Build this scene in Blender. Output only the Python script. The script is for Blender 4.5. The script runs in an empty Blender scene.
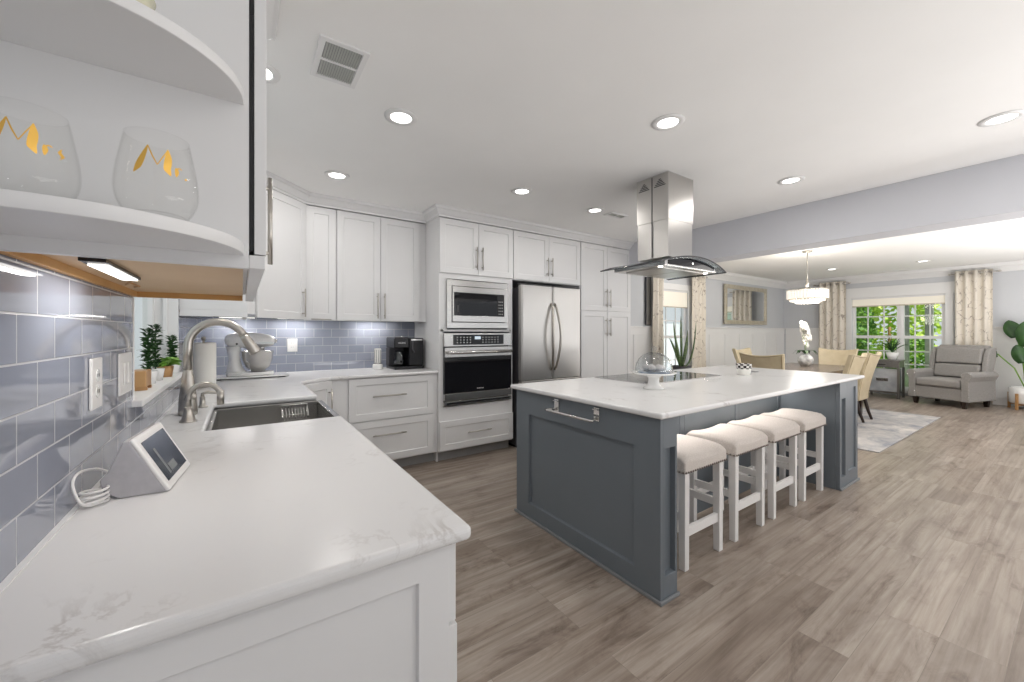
import bpy, bmesh, math, random
from mathutils import Matrix, Vector
C = bpy.context.scene.collection
PI = math.pi
V3 = Vector
# ------------------------------------------------------------------ camera, world, exposure
cd = bpy.data.cameras.new('camera'); cam = bpy.data.objects.new('camera', cd); C.objects.link(cam)
cam.location = (0, 0, 1.295); cam.rotation_euler = (PI/2, 0, -math.atan2(270, 395))
cd.sensor_width = 36; cd.lens = 395/1024*36; cd.shift_y = -9/1024; cd.clip_start = 0.03; cd.clip_end = 200
bpy.context.scene.camera = cam
W = bpy.data.worlds.new('daylight'); bpy.context.scene.world = W; W.use_nodes = True
wn = W.node_tree.nodes; bg = wn['Background']; bg.inputs[0].default_value = (0.90, 0.95, 1.0, 1); bg.inputs[1].default_value = .85
vs = bpy.context.scene.view_settings
vs.view_transform = 'Standard'; vs.look = 'None'; vs.gamma = 1; vs.use_curve_mapping = False; vs.exposure = -0.18
sd = bpy.data.lights.new('sun', 'SUN'); sd.energy = 6.0; sd.angle = .02; sd.color = (1,.96,.9)
sun = bpy.data.objects.new('sun', sd); C.objects.link(sun); sun.rotation_euler = (math.radians(22), 0, 0)
# added fill like a bounced flash: unseen soft lamps behind the camera aimed up at the white ceiling
for bx_, by_, bp_ in ((3.3,-2.0,120), (7.6,-1.3,215)):
    fd = bpy.data.lights.new('ceiling_fill', 'AREA'); fd.shape = 'RECTANGLE'; fd.size = 3.4; fd.size_y = 2.2; fd.energy = bp_; fd.color = (1,.985,.97)
    fo = bpy.data.objects.new('ceiling_fill', fd); C.objects.link(fo); fo.location = (bx_, by_, .45); fo.rotation_euler = (PI, 0, 0)
LIGHT_W = 4.2
bpy.context.scene.cycles.max_bounces = 14
bpy.context.scene.cycles.diffuse_bounces = 8
bpy.context.scene.cycles.transmission_bounces = 12
bpy.context.scene.cycles.transparent_max_bounces = 16
bpy.context.scene.cycles.caustics_reflective = False
bpy.context.scene.cycles.sample_clamp_indirect = 6

# ------------------------------------------------------------------ materials
def newmat(name, col=(.8,.8,.8), rough=.5, metal=0, spec=.5, trans=0, ior=1.45, coat=0):
    m = bpy.data.materials.new(name); m.use_nodes = True
    b = m.node_tree.nodes['Principled BSDF']
    b.inputs['Base Color'].default_value = (*col, 1); b.inputs['Roughness'].default_value = rough
    b.inputs['Metallic'].default_value = metal; b.inputs['Specular IOR Level'].default_value = spec
    b.inputs['Transmission Weight'].default_value = trans; b.inputs['IOR'].default_value = ior
    b.inputs['Coat Weight'].default_value = coat
    return m
def N(m, t, **kw):
    n = m.node_tree.nodes.new(t)
    for k, v in kw.items():
        if k.startswith('i_'): n.inputs[k[2:].replace('_', ' ')].default_value = v
        else: setattr(n, k, v)
    return n
def L(m, a, b): m.node_tree.links.new(a, b)
def B(m): return m.node_tree.nodes['Principled BSDF']
def objco(m, scale=(1,1,1), loc=(0,0,0), rot=(0,0,0)):
    t = N(m, 'ShaderNodeTexCoord'); mp = N(m, 'ShaderNodeMapping')
    mp.inputs['Scale'].default_value = scale; mp.inputs['Location'].default_value = loc; mp.inputs['Rotation'].default_value = rot
    L(m, t.outputs['Object'], mp.inputs[0]); return mp.outputs[0]
def ramp(m, src, stops):
    r = N(m, 'ShaderNodeValToRGB'); e = r.color_ramp.elements
    while len(e) < len(stops): e.new(.5)
    for q, (p, c) in zip(e, stops): q.position = p; q.color = (*c, 1)
    L(m, src, r.inputs[0]); return r.outputs[0]
def noisy(name, c1, c2, scale=8, rough=.5, stretch=(1,1,1), detail=4, bump=0, metal=0, spec=.5, lo=.35, hi=.65, coat=0):
    m = newmat(name, c1, rough, metal, spec, coat=coat)
    n = N(m, 'ShaderNodeTexNoise', i_Scale=scale, i_Detail=detail); L(m, objco(m, stretch), n.inputs['Vector'])
    L(m, ramp(m, n.outputs['Fac'], [(lo, c1), (hi, c2)]), B(m).inputs['Base Color'])
    if bump:
        b = N(m, 'ShaderNodeBump', i_Strength=bump, i_Distance=.002); L(m, n.outputs['Fac'], b.inputs['Height']); L(m, b.outputs[0], B(m).inputs['Normal'])
    return m
def emis(name, col, s):
    m = newmat(name, col, .5); B(m).inputs['Emission Color'].default_value = (*col, 1); B(m).inputs['Emission Strength'].default_value = s
    return m
M = {}
M['white'] = noisy('cabinet_paint', (.74,.74,.745), (.76,.76,.765), 3, .32, spec=.45)
M['ceil'] = noisy('ceiling_paint', (.88,.88,.875), (.90,.90,.895), 2, .8, spec=.2)
M['wall'] = noisy('wall_paint', (.58,.595,.62), (.60,.615,.64), 2, .7, spec=.3)
M['beam'] = noisy('beam_paint', (.60,.61,.65), (.62,.63,.67), 2, .7, spec=.3)
M['trim'] = noisy('trim_paint', (.78,.78,.78), (.80,.80,.80), 3, .4)
M['isl'] = noisy('island_paint', (.150,.172,.194), (.158,.180,.202), 3, .38, spec=.4)
M['shoe'] = noisy('shoe_paint', (.20,.21,.22), (.22,.23,.24), 3, .35)
M['chrome'] = newmat('polished_chrome', (.75,.74,.72), .12, 1)
M['black'] = newmat('black_plastic', (.012,.012,.014), .25)
M['blackglass'] = newmat('black_glass', (.008,.008,.010), .05, spec=.6)
M['darkgrey'] = newmat('dark_grey', (.05,.05,.055), .45)
M['gold'] = newmat('gold_ink', (.80,.48,.10), .35, .6)
M['plastic'] = newmat('white_plastic', (.80,.79,.78), .3)
M['ceramic'] = newmat('white_ceramic', (.85,.85,.84), .15, coat=.3)
M['darkwood'] = noisy('espresso_wood', (.02,.012,.009), (.035,.02,.014), 10, .3, (1,1,.2))
M['grout'] = newmat('grey_fixture', (.35,.35,.35), .5)
M['greylouvre'] = newmat('grey_louvre', (.50,.51,.48), .5)
M['terra'] = newmat('soil', (.06,.04,.03), .9)
def brushed(name, col, rough, direction):
    m = newmat(name, col, rough, 1)
    n = N(m, 'ShaderNodeTexNoise', i_Scale=1.0, i_Detail=6); L(m, objco(m, direction), n.inputs['Vector'])
    r = N(m, 'ShaderNodeMapRange'); r.inputs['To Min'].default_value = rough-.02; r.inputs['To Max'].default_value = rough+.03
    L(m, n.outputs['Fac'], r.inputs[0]); L(m, r.outputs[0], B(m).inputs['Roughness'])
    b = N(m, 'ShaderNodeBump', i_Strength=.01, i_Distance=.0004); L(m, n.outputs['Fac'], b.inputs['Height']); L(m, b.outputs[0], B(m).inputs['Normal'])
    return m
M['steel'] = brushed('brushed_steel', (.58,.57,.555), .25, (3, 3, 260))
M['steelv'] = brushed('brushed_steel_vertical', (.55,.535,.515), .30, (220, 220, .8))
M['nickel'] = brushed('brushed_nickel', (.52,.49,.45), .28, (40, 40, 200))
def glassmat(name, col=(1,1,1), rough=0.0, mixv=.25):
    m = bpy.data.materials.new(name); m.use_nodes = True; nt = m.node_tree; nt.nodes.clear()
    o = N(m, 'ShaderNodeOutputMaterial'); g = N(m, 'ShaderNodeBsdfGlossy', i_Roughness=.02); t = N(m, 'ShaderNodeBsdfTransparent')
    t.inputs[0].default_value = (*col, 1); mx = N(m, 'ShaderNodeMixShader'); f = N(m, 'ShaderNodeLayerWeight', i_Blend=.5)
    pw = N(m, 'ShaderNodeMath', operation='POWER'); pw.inputs[1].default_value = 4.0; L(m, f.outputs['Facing'], pw.inputs[0])
    a = N(m, 'ShaderNodeMath', operation='MULTIPLY_ADD'); a.inputs[1].default_value = mixv; a.inputs[2].default_value = .012 if mixv < .5 else .09
    L(m, pw.outputs[0], a.inputs[0]); L(m, a.outputs[0], mx.inputs[0]); L(m, t.outputs[0], mx.inputs[1]); L(m, g.outputs[0], mx.inputs[2]); L(m, mx.outputs[0], o.inputs[0])
    return m
M['pane'] = glassmat('window_glass', (.97,.99,.98))
M['glass'] = glassmat('clear_glass', (.988,.988,.985), mixv=.34)
M['dome'] = glassmat('dome_glass', (.96,.97,.975), mixv=.75)
M['smoke'] = glassmat('smoked_glass', (.62,.65,.67), mixv=.5)
# quartz
def quartz():
    m = newmat('white_quartz', (.74,.735,.735), .22, spec=.4)
    co = objco(m)
    n1 = N(m, 'ShaderNodeTexNoise', i_Scale=5.5, i_Detail=7, i_Roughness=.6, i_Distortion=.8); L(m, co, n1.inputs['Vector'])
    s = N(m, 'ShaderNodeMath', operation='SUBTRACT'); s.inputs[1].default_value = .5; L(m, n1.outputs['Fac'], s.inputs[0])
    a = N(m, 'ShaderNodeMath', operation='ABSOLUTE'); L(m, s.outputs[0], a.inputs[0])
    v = ramp(m, a.outputs[0], [(0, (1,1,1)), (.03, (0,0,0))])
    n2 = N(m, 'ShaderNodeTexNoise', i_Scale=5.0, i_Detail=3); L(m, objco(m, loc=(3,1,2)), n2.inputs['Vector'])
    k = ramp(m, n2.outputs['Fac'], [(.52, (0,0,0)), (.72, (1,1,1))])
    mu = N(m, 'ShaderNodeMath', operation='MULTIPLY'); L(m, v, mu.inputs[0]); L(m, k, mu.inputs[1])
    mx = N(m, 'ShaderNodeMix', data_type='RGBA'); mx.inputs[6].default_value = (.74,.735,.735,1); mx.inputs[7].default_value = (.56,.54,.53,1)
    L(m, mu.outputs[0], mx.inputs[0]); L(m, mx.outputs[2], B(m).inputs['Base Color']); return m
M['quartz'] = quartz()
def floor_mat():
    m = newmat('vinyl_plank_floor', (.3,.25,.22), .33, spec=.45)
    co = objco(m)
    br = N(m, 'ShaderNodeTexBrick', offset=.37, offset_frequency=3)
    br.inputs['Color1'].default_value = (0,0,0,1); br.inputs['Color2'].default_value = (1,1,1,1); br.inputs['Mortar'].default_value = (.5,.5,.5,1)
    br.inputs['Scale'].default_value = 1; br.inputs['Mortar Size'].default_value = .0008; br.inputs['Mortar Smooth'].default_value = .1
    br.inputs['Brick Width'].default_value = 1.22; br.inputs['Row Height'].default_value = .18; br.inputs['Bias'].default_value = 0
    L(m, co, br.inputs['Vector'])
    # grain shifted per plank
    sc = N(m, 'ShaderNodeVectorMath', operation='SCALE'); sc.inputs[3].default_value = 17; L(m, br.outputs['Color'], sc.inputs[0])
    ad = N(m, 'ShaderNodeVectorMath', operation='ADD'); L(m, co, ad.inputs[0]); L(m, sc.outputs[0], ad.inputs[1])
    mp = N(m, 'ShaderNodeMapping'); mp.inputs['Scale'].default_value = (.55, 17, 1); L(m, ad.outputs[0], mp.inputs[0])
    g = N(m, 'ShaderNodeTexNoise', i_Scale=1.6, i_Detail=9, i_Roughness=.62, i_Distortion=.6); L(m, mp.outputs[0], g.inputs['Vector'])
    mp2 = N(m, 'ShaderNodeMapping'); mp2.inputs['Scale'].default_value = (.7, 3.6, 1); L(m, ad.outputs[0], mp2.inputs[0])
    g2 = N(m, 'ShaderNodeTexNoise', i_Scale=1.7, i_Detail=5, i_Distortion=1.2); L(m, mp2.outputs[0], g2.inputs['Vector'])
    c1 = ramp(m, g.outputs['Fac'], [(.28, (.20,.157,.125)), (.45, (.31,.26,.218)), (.60, (.375,.325,.28)), (.78, (.455,.405,.357))])
    c2 = ramp(m, g2.outputs['Fac'], [(.30, (.66,.62,.60)), (.52, (1,1,1)), (.8, (1.1,1.09,1.08))])
    mul = N(m, 'ShaderNodeMix', data_type='RGBA', blend_type='MULTIPLY'); mul.inputs[0].default_value = .75; L(m, c1, mul.inputs[6]); L(m, c2, mul.inputs[7])
    pl = ramp(m, br.outputs['Color'], [(0, (.72,.69,.67)), (.3, (.95,.94,.93)), (.7, (1.0,1.0,1.0)), (1, (1.10,1.10,1.10))])
    m2 = N(m, 'ShaderNodeMix', data_type='RGBA', blend_type='MULTIPLY'); m2.inputs[0].default_value = .85; L(m, mul.outputs[2], m2.inputs[6]); L(m, pl, m2.inputs[7])
    # cathedral grain: contour lines of a stretched noise
    mp3 = N(m, 'ShaderNodeMapping'); mp3.inputs['Scale'].default_value = (.45, 5.0, 1); L(m, ad.outputs[0], mp3.inputs[0])
    n3 = N(m, 'ShaderNodeTexNoise', i_Scale=1.6, i_Detail=2, i_Distortion=.3); L(m, mp3.outputs[0], n3.inputs['Vector'])
    k3 = N(m, 'ShaderNodeMath', operation='MULTIPLY'); k3.inputs[1].default_value = 230; L(m, n3.outputs['Fac'], k3.inputs[0])
    s3 = N(m, 'ShaderNodeMath', operation='SINE'); L(m, k3.outputs[0], s3.inputs[0])
    r3 = ramp(m, s3.outputs[0], [(.0, (.80,.77,.75)), (.55, (1,1,1))])
    n4 = N(m, 'ShaderNodeTexNoise', i_Scale=1.1, i_Detail=4); L(m, mp3.outputs[0], n4.inputs['Vector'])
    r4 = ramp(m, n4.outputs['Fac'], [(.48, (0,0,0)), (.70, (.6,.6,.6))])
    m4 = N(m, 'ShaderNodeMix', data_type='RGBA', blend_type='MULTIPLY'); L(m, r4, m4.inputs[0]); L(m, m2.outputs[2], m4.inputs[6]); L(m, r3, m4.inputs[7])
    # worn dark patches and knots
    mp5 = N(m, 'ShaderNodeMapping'); mp5.inputs['Scale'].default_value = (1.5, 4.0, 1); L(m, ad.outputs[0], mp5.inputs[0])
    n5 = N(m, 'ShaderNodeTexNoise', i_Scale=1.5, i_Detail=7, i_Roughness=.7, i_Distortion=.7); L(m, mp5.outputs[0], n5.inputs['Vector'])
    r5 = ramp(m, n5.outputs['Fac'], [(.30, (.42,.36,.33)), (.44, (.90,.88,.87)), (.52, (1,1,1))])
    m5 = N(m, 'ShaderNodeMix', data_type='RGBA', blend_type='MULTIPLY'); m5.inputs[0].default_value = .9; L(m, m4.outputs[2], m5.inputs[6]); L(m, r5, m5.inputs[7])
    m2 = m5
    m3 = N(m, 'ShaderNodeMix', data_type='RGBA'); fm = N(m, 'ShaderNodeMath', operation='MULTIPLY'); fm.inputs[1].default_value = .45; L(m, br.outputs['Fac'], fm.inputs[0]); L(m, fm.outputs[0], m3.inputs[0]); L(m, m2.outputs[2], m3.inputs[6]); m3.inputs[7].default_value = (.09,.07,.06,1)
    L(m, m3.outputs[2], B(m).inputs['Base Color'])
    b = N(m, 'ShaderNodeBump', i_Strength=.12, i_Distance=.002); L(m, g.outputs['Fac'], b.inputs['Height']); L(m, b.outputs[0], B(m).inputs['Normal'])
    return m
M['floor'] = floor_mat()
def tile_mat(name, axis, off):
    m = newmat(name, (.3,.33,.4), .07, spec=.55, coat=.3)
    t = N(m, 'ShaderNodeTexCoord'); sp = N(m, 'ShaderNodeSeparateXYZ'); cb = N(m, 'ShaderNodeCombineXYZ'); L(m, t.outputs['Object'], sp.inputs[0])
    s1 = N(m, 'ShaderNodeMath', operation='SUBTRACT'); s1.inputs[1].default_value = off; L(m, sp.outputs[axis], s1.inputs[0])
    s2 = N(m, 'ShaderNodeMath', operation='SUBTRACT'); s2.inputs[1].default_value = .915; L(m, sp.outputs[2], s2.inputs[0])
    L(m, s1.outputs[0], cb.inputs[0]); L(m, s2.outputs[0], cb.inputs[1])
    br = N(m, 'ShaderNodeTexBrick', offset=.5, offset_frequency=2)
    br.inputs['Color1'].default_value = (.24,.26,.32,1); br.inputs['Color2'].default_value = (.295,.315,.38,1); br.inputs['Mortar'].default_value = (.50,.51,.54,1)
    br.inputs['Scale'].default_value = 1; br.inputs['Mortar Size'].default_value = .0024; br.inputs['Mortar Smooth'].default_value = .5
    br.inputs['Brick Width'].default_value = .1575; br.inputs['Row Height'].default_value = .082
    L(m, cb.outputs[0], br.inputs['Vector']); L(m, br.outputs['Color'], B(m).inputs['Base Color'])
    n = N(m, 'ShaderNodeTexNoise', i_Scale=5, i_Detail=1); L(m, cb.outputs[0], n.inputs['Vector'])
    inv = N(m, 'ShaderNodeMath', operation='MULTIPLY_ADD'); inv.inputs[1].default_value = -1; L(m, br.outputs['Fac'], inv.inputs[0]); L(m, n.outputs['Fac'], inv.inputs[2])
    b = N(m, 'ShaderNodeBump', i_Strength=.5, i_Distance=.0022); L(m, inv.outputs[0], b.inputs['Height']); L(m, b.outputs[0], B(m).inputs['Normal'])
    r = N(m, 'ShaderNodeMapRange'); r.inputs['To Min'].default_value = .035; r.inputs['To Max'].default_value = .5; L(m, br.outputs['Fac'], r.inputs[0]); L(m, r.outputs[0], B(m).inputs['Roughness'])
    return m
M['tileL'] = tile_mat('glass_tile_left', 1, 1.055); M['tileB'] = tile_mat('glass_tile_back', 0, .03)
M['maple'] = noisy('maple_veneer', (.62,.42,.23), (.72,.52,.32), 2.5, .45, (1,1,1))
M['mapleedge'] = noisy('maple_edge', (.50,.27,.09), (.60,.35,.14), 4, .5, (.3,1,1))
M['fabric'] = noisy('linen_fabric', (.56,.51,.47), (.66,.61,.57), 160, .9, bump=.25, spec=.2)
M['greyfab'] = noisy('grey_tweed', (.27,.26,.25), (.36,.345,.33), 120, .9, bump=.3, spec=.2)
M['cream'] = noisy('cream_leather', (.56,.47,.31), (.62,.53,.37), 12, .4, bump=.05)
M['creampipe'] = newmat('cream_piping', (.36,.28,.17), .5)
M['leaf'] = noisy('dark_leaf', (.012,.045,.012), (.04,.11,.025), 6, .35)
M['leaf2'] = noisy('bright_leaf', (.10,.26,.03), (.24,.42,.07), 6, .4)
M['leafout'] = noisy('garden_leaf', (.34,.52,.05), (.66,.78,.15), 3, .6)
M['leafout2'] = noisy('garden_leaf_deep', (.06,.18,.03), (.22,.42,.06), 3, .6)
M['petal'] = newmat('white_petal', (.9,.89,.84), .5)
M['wood'] = noisy('warm_wood', (.38,.19,.07), (.52,.30,.13), 6, .4, (1,1,.2))
M['greywood'] = noisy('grey_wood', (.10,.095,.09), (.17,.16,.15), 8, .4, (1,1,.3))
M['tablewood'] = noisy('brown_grey_wood', (.13,.105,.085), (.20,.165,.14), 5, .25, (.3,1,1))
M['champ'] = noisy('champagne_frame', (.50,.45,.35), (.60,.55,.45), 20, .35, metal=.5)
M['mirror'] = newmat('mirror_glass', (.85,.87,.87), .02, 1)
M['lens'] = emis('lamp_lens', (1,.98,.95), 6)
M['bar'] = emis('light_bar_lens', (1,.97,.92), 3)
M['crystal'] = emis('crystal_glow', (1,.96,.90), .35); B(M['crystal']).inputs['Roughness'].default_value = .08
M['shade'] = emis('glowing_shade', (.90,.86,.76), .12)  # no lamp: faint emission stands in for daylight glowing through the cloth
M['screen'] = noisy('device_screen', (.015,.02,.03), (.06,.07,.09), 14, .08)
M['rug'] = None
def rug():
    m = newmat('faded_rug', (.5,.5,.5), .95, spec=.1)
    n = N(m, 'ShaderNodeTexNoise', i_Scale=3.5, i_Detail=8, i_Roughness=.7, i_Distortion=.5); L(m, objco(m), n.inputs['Vector'])
    L(m, ramp(m, n.outputs['Fac'], [(.34, (.27,.28,.31)), (.5, (.44,.43,.43)), (.66, (.58,.55,.52))]), B(m).inputs['Base Color']); return m
M['rug'] = rug()
def curtain_mat():
    m = newmat('printed_curtain', (.7,.66,.6), .85, spec=.2)
    co = objco(m, (1,1,.8))
    w = N(m, 'ShaderNodeTexNoise', i_Scale=9, i_Detail=3); L(m, co, w.inputs['Vector'])
    mx = N(m, 'ShaderNodeMix', data_type='RGBA'); mx.inputs[0].default_value = .12; L(m, co, mx.inputs[6]); L(m, w.outputs['Color'], mx.inputs[7])
    v = N(m, 'ShaderNodeTexVoronoi', feature='DISTANCE_TO_EDGE', i_Scale=8); L(m, mx.outputs[2], v.inputs['Vector'])
    n = N(m, 'ShaderNodeTexNoise', i_Scale=14, i_Detail=2); L(m, co, n.inputs['Vector'])
    a = N(m, 'ShaderNodeMath', operation='ADD'); L(m, v.outputs['Distance'], a.inputs[0])
    s = N(m, 'ShaderNodeMath', operation='MULTIPLY'); s.inputs[1].default_value = .14; L(m, n.outputs['Fac'], s.inputs[0]); L(m, s.outputs[0], a.inputs[1])
    L(m, ramp(m, a.outputs[0], [(.062, (.36,.31,.27)), (.095, (.76,.71,.63))]), B(m).inputs['Base Color']); return m
M['curtain'] = curtain_mat()
M['grass'] = noisy('lawn', (.10,.24,.04), (.20,.38,.07), 8, .9)
M['stripe'] = newmat('white_siding', (.75,.77,.80), .6)
def bark(): return noisy('porch_post', (.30,.29,.28), (.42,.41,.40), 6, .7)
M['post'] = bark()
def check():
    m = newmat('checkered_glaze', (.8,.8,.8), .2)
    c = N(m, 'ShaderNodeTexChecker', i_Scale=1); c.inputs['Color1'].default_value = (.86,.84,.80,1); c.inputs['Color2'].default_value = (.03,.02,.02,1)
    t = N(m, 'ShaderNodeTexCoord'); mp = N(m, 'ShaderNodeMapping'); sp = N(m, 'ShaderNodeSeparateXYZ'); L(m, t.outputs['Object'], sp.inputs[0])
    at = N(m, 'ShaderNodeMath', operation='ARCTAN2'); L(m, sp.outputs[1], at.inputs[0]); L(m, sp.outputs[0], at.inputs[1])
    k = N(m, 'ShaderNodeMath', operation='MULTIPLY'); k.inputs[1].default_value = 8/PI; L(m, at.outputs[0], k.inputs[0])
    z = N(m, 'ShaderNodeMath', operation='MULTIPLY'); z.inputs[1].default_value = 48; L(m, sp.outputs[2], z.inputs[0])
    cb = N(m, 'ShaderNodeCombineXYZ'); L(m, k.outputs[0], cb.inputs[0]); L(m, z.outputs[0], cb.inputs[1]); cb.inputs[2].default_value = .5
    L(m, cb.outputs[0], c.inputs['Vector']); L(m, c.outputs['Color'], B(m).inputs['Base Color']); return m
M['check'] = check()

# ------------------------------------------------------------------ mesh helpers
class MB:
    def __init__(s): s.v = []; s.f = []; s.sm = []
    def add(s, vs, fs, smooth=False):
        n = len(s.v); s.v += [tuple(v) for v in vs]; s.f += [tuple(n+i for i in f) for f in fs]; s.sm += [smooth]*len(fs); return s
    def box(s, x0, x1, y0, y1, z0, z1):
        vs = [(x0,y0,z0),(x1,y0,z0),(x1,y1,z0),(x0,y1,z0),(x0,y0,z1),(x1,y0,z1),(x1,y1,z1),(x0,y1,z1)]
        return s.add(vs, [(0,3,2,1),(4,5,6,7),(0,1,5,4),(1,2,6,5),(2,3,7,6),(3,0,4,7)])
    def prism(s, pts, z0, z1, ax='z', smooth=False):
        n = len(pts)
        f = {'z': lambda a,b,c: (a,b,c), 'y': lambda a,b,c: (a,c,b), 'x': lambda a,b,c: (c,a,b)}[ax]
        vs = [f(a,b,z0) for a,b in pts] + [f(a,b,z1) for a,b in pts]
        s.add(vs, [tuple(range(n))[::-1], tuple(range(n,2*n))]); k = len(s.v)-2*n
        s.f += [(k+i, k+(i+1)%n, k+n+(i+1)%n, k+n+i) for i in range(n)]; s.sm += [smooth]*n; return s
    def lathe(s, prof, cx=0, cy=0, n=28, smooth=True, cz=0):
        k = len(s.v); m = len(prof)
        for r, z in prof:
            for i in range(n):
                a = 2*PI*i/n; s.v.append((cx+r*math.cos(a), cy+r*math.sin(a), cz+z))
        for j in range(m-1):
            for i in range(n):
                s.f.append((k+j*n+i, k+j*n+(i+1)%n, k+(j+1)*n+(i+1)%n, k+(j+1)*n+i)); s.sm.append(smooth)
        if m > 2 and prof[0][0] > .002 and prof[-1][0] > .002 and abs(prof[0][0]-prof[-1][0]) < .02:
            if prof[0] != prof[-1]:
                for i in range(n): s.f.append((k+(m-1)*n+i, k+(m-1)*n+(i+1)%n, k+(i+1)%n, k+i)); s.sm.append(smooth)
            return s
        if prof[0][0] > 1e-6: s.f.append(tuple(k+i for i in range(n))[::-1]); s.sm.append(False)
        if prof[-1][0] > 1e-6: s.f.append(tuple(k+(m-1)*n+i for i in range(n))); s.sm.append(False)
        return s
    def tube(s, pts, r, n=12, caps=True, flat=1.0):
        pts = [V3(p) for p in pts]; k = len(s.v); R = r if isinstance(r, (list, tuple)) else [r]*len(pts)
        up = None
        for i, p in enumerate(pts):
            d = (pts[min(i+1, len(pts)-1)]-pts[max(i-1, 0)]).normalized()
            if up is None: up = V3((0,0,1)) if abs(d.z) < .9 else V3((1,0,0))
            a = (up-d*up.dot(d)).normalized(); b = d.cross(a); up = a
            for j in range(n):
                t = 2*PI*j/n; s.v.append(tuple(p+a*(R[i]*math.cos(t))+b*(R[i]*flat*math.sin(t))))
        for i in range(len(pts)-1):
            for j in range(n):
                s.f.append((k+i*n+j, k+i*n+(j+1)%n, k+(i+1)*n+(j+1)%n, k+(i+1)*n+j)); s.sm.append(True)
        if caps:
            s.f.append(tuple(k+j for j in range(n))[::-1]); s.f.append(tuple(k+(len(pts)-1)*n+j for j in range(n))); s.sm += [False]*2
        return s
    def ell(s, c, r, n=20, m=12):
        prof = [(max(1e-7, math.sin(PI*i/m)), -math.cos(PI*i/m)) for i in range(m+1)]
        k = len(s.v); s.lathe(prof, n=n)
        for i in range(k, len(s.v)): x, y, z = s.v[i]; s.v[i] = (c[0]+x*r[0], c[1]+y*r[1], c[2]+z*r[2])
        return s
    def xf(s, mat, k=0):
        for i in range(k, len(s.v)): s.v[i] = tuple(mat @ V3(s.v[i]))
        return s
    def build(s, name, mat, parent=None, bevel=0, sub=0, loc=None, rot=None, seg=2, solid=0):
        me = bpy.data.meshes.new(name); me.from_pydata(s.v, [], s.f)
        me.polygons.foreach_set('use_smooth', s.sm); me.materials.append(M[mat] if isinstance(mat, str) else mat)
        bm = bmesh.new(); bm.from_mesh(me)
        if len(s.v) < 60000: bmesh.ops.recalc_face_normals(bm, faces=bm.faces)
        bm.to_mesh(me); bm.free(); me.update()
        o = bpy.data.objects.new(name, me); C.objects.link(o)
        if parent: o.parent = parent
        if loc: o.location = loc
        if rot is not None: o.rotation_euler = rot if isinstance(rot, tuple) else (0,0,rot)
        if solid: md = o.modifiers.new('solid', 'SOLIDIFY'); md.thickness = solid; md.offset = 0
        if bevel:
            md = o.modifiers.new('bevel', 'BEVEL'); md.width = bevel; md.segments = seg; md.limit_method = 'ANGLE'; md.angle_limit = .6; md.harden_normals = False
        if sub: md = o.modifiers.new('sub', 'SUBSURF'); md.levels = sub; md.render_levels = sub
        return o
def bx(*a): return MB().box(*a)
def tag(o, label, cat, group=None):
    o['label'] = label; o['category'] = cat
    if group: o['group'] = group
    return o
def thing(name, label, cat, loc=(0,0,0), rot=0, group=None):
    o = bpy.data.objects.new(name, None); C.objects.link(o); o.empty_display_size = .1
    o.location = loc; o.rotation_euler = (0,0,rot); return tag(o, label, cat, group)
def struct(o, label=None):
    o['kind'] = 'structure'
    if label: o['label'] = label
    return o
KIDS = {}
def kids(o): return [c for c in bpy.data.objects if c.parent == o]
def dup(o, loc=None, rot=None, label=None, parent=None):
    c = o.copy(); C.objects.link(c)
    if parent: c.parent = parent
    if loc is not None: c.location = loc
    if rot is not None: c.rotation_euler = (0,0,rot)
    if label: c['label'] = label
    for k in kids(o): dup(k, parent=c)
    return c
def shaker(mb, w, h, t=.02, rail=.06, rec=.008, x0=0, z0=0):
    """slab facing -Y: x 0..w, z 0..h, front at y=0, back at y=t"""
    r = rail; c = .003
    O = [(0,0),(w,0),(w,h),(0,h)]; I = [(r,r),(w-r,r),(w-r,h-r),(r,h-r)]; J = [(r+c,r+c),(w-r-c,r+c),(w-r-c,h-r-c),(r+c,h-r-c)]
    vs = [(x0+a,0,z0+b) for a,b in O]+[(x0+a,0,z0+b) for a,b in I]+[(x0+a,rec,z0+b) for a,b in J]+[(x0+a,t,z0+b) for a,b in O]
    fs = []
    for i in range(4):
        j = (i+1)%4; fs += [(i,j,4+j,4+i),(4+i,4+j,8+j,8+i),(i,12+i,12+j,j)]
    fs += [(8,9,10,11),(12,15,14,13)]
    return mb.add(vs, fs)
def handle(parent, cx, cz, length, vertical=True, proud=.032, mat='nickel'):
    mb = MB(); h = length/2
    if vertical:
        mb.tube([(cx,-proud,cz-h),(cx,-proud,cz+h)], .006); ps = [(cx, cz-h+.03), (cx, cz+h-.03)]
    else:
        mb.tube([(cx-h,-proud,cz),(cx+h,-proud,cz)], .006); ps = [(cx-h+.03, cz), (cx+h-.03, cz)]
    for a, b in ps: mb.tube([(a,-proud,b),(a,0,b)], .005)
    return mb.build('handle', mat, parent)
def door(parent, loc, rot, w, h, hx=None, hz=None, hl=.24, vert=True, name='door', mat='white', rail=.06, t=.02):
    o = shaker(MB(), w, h, t, rail).build(name, mat, parent, loc=loc, rot=rot, bevel=.0012, seg=1)
    if hx is not None: handle(o, hx, hz, hl, vert)
    return o
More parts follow.
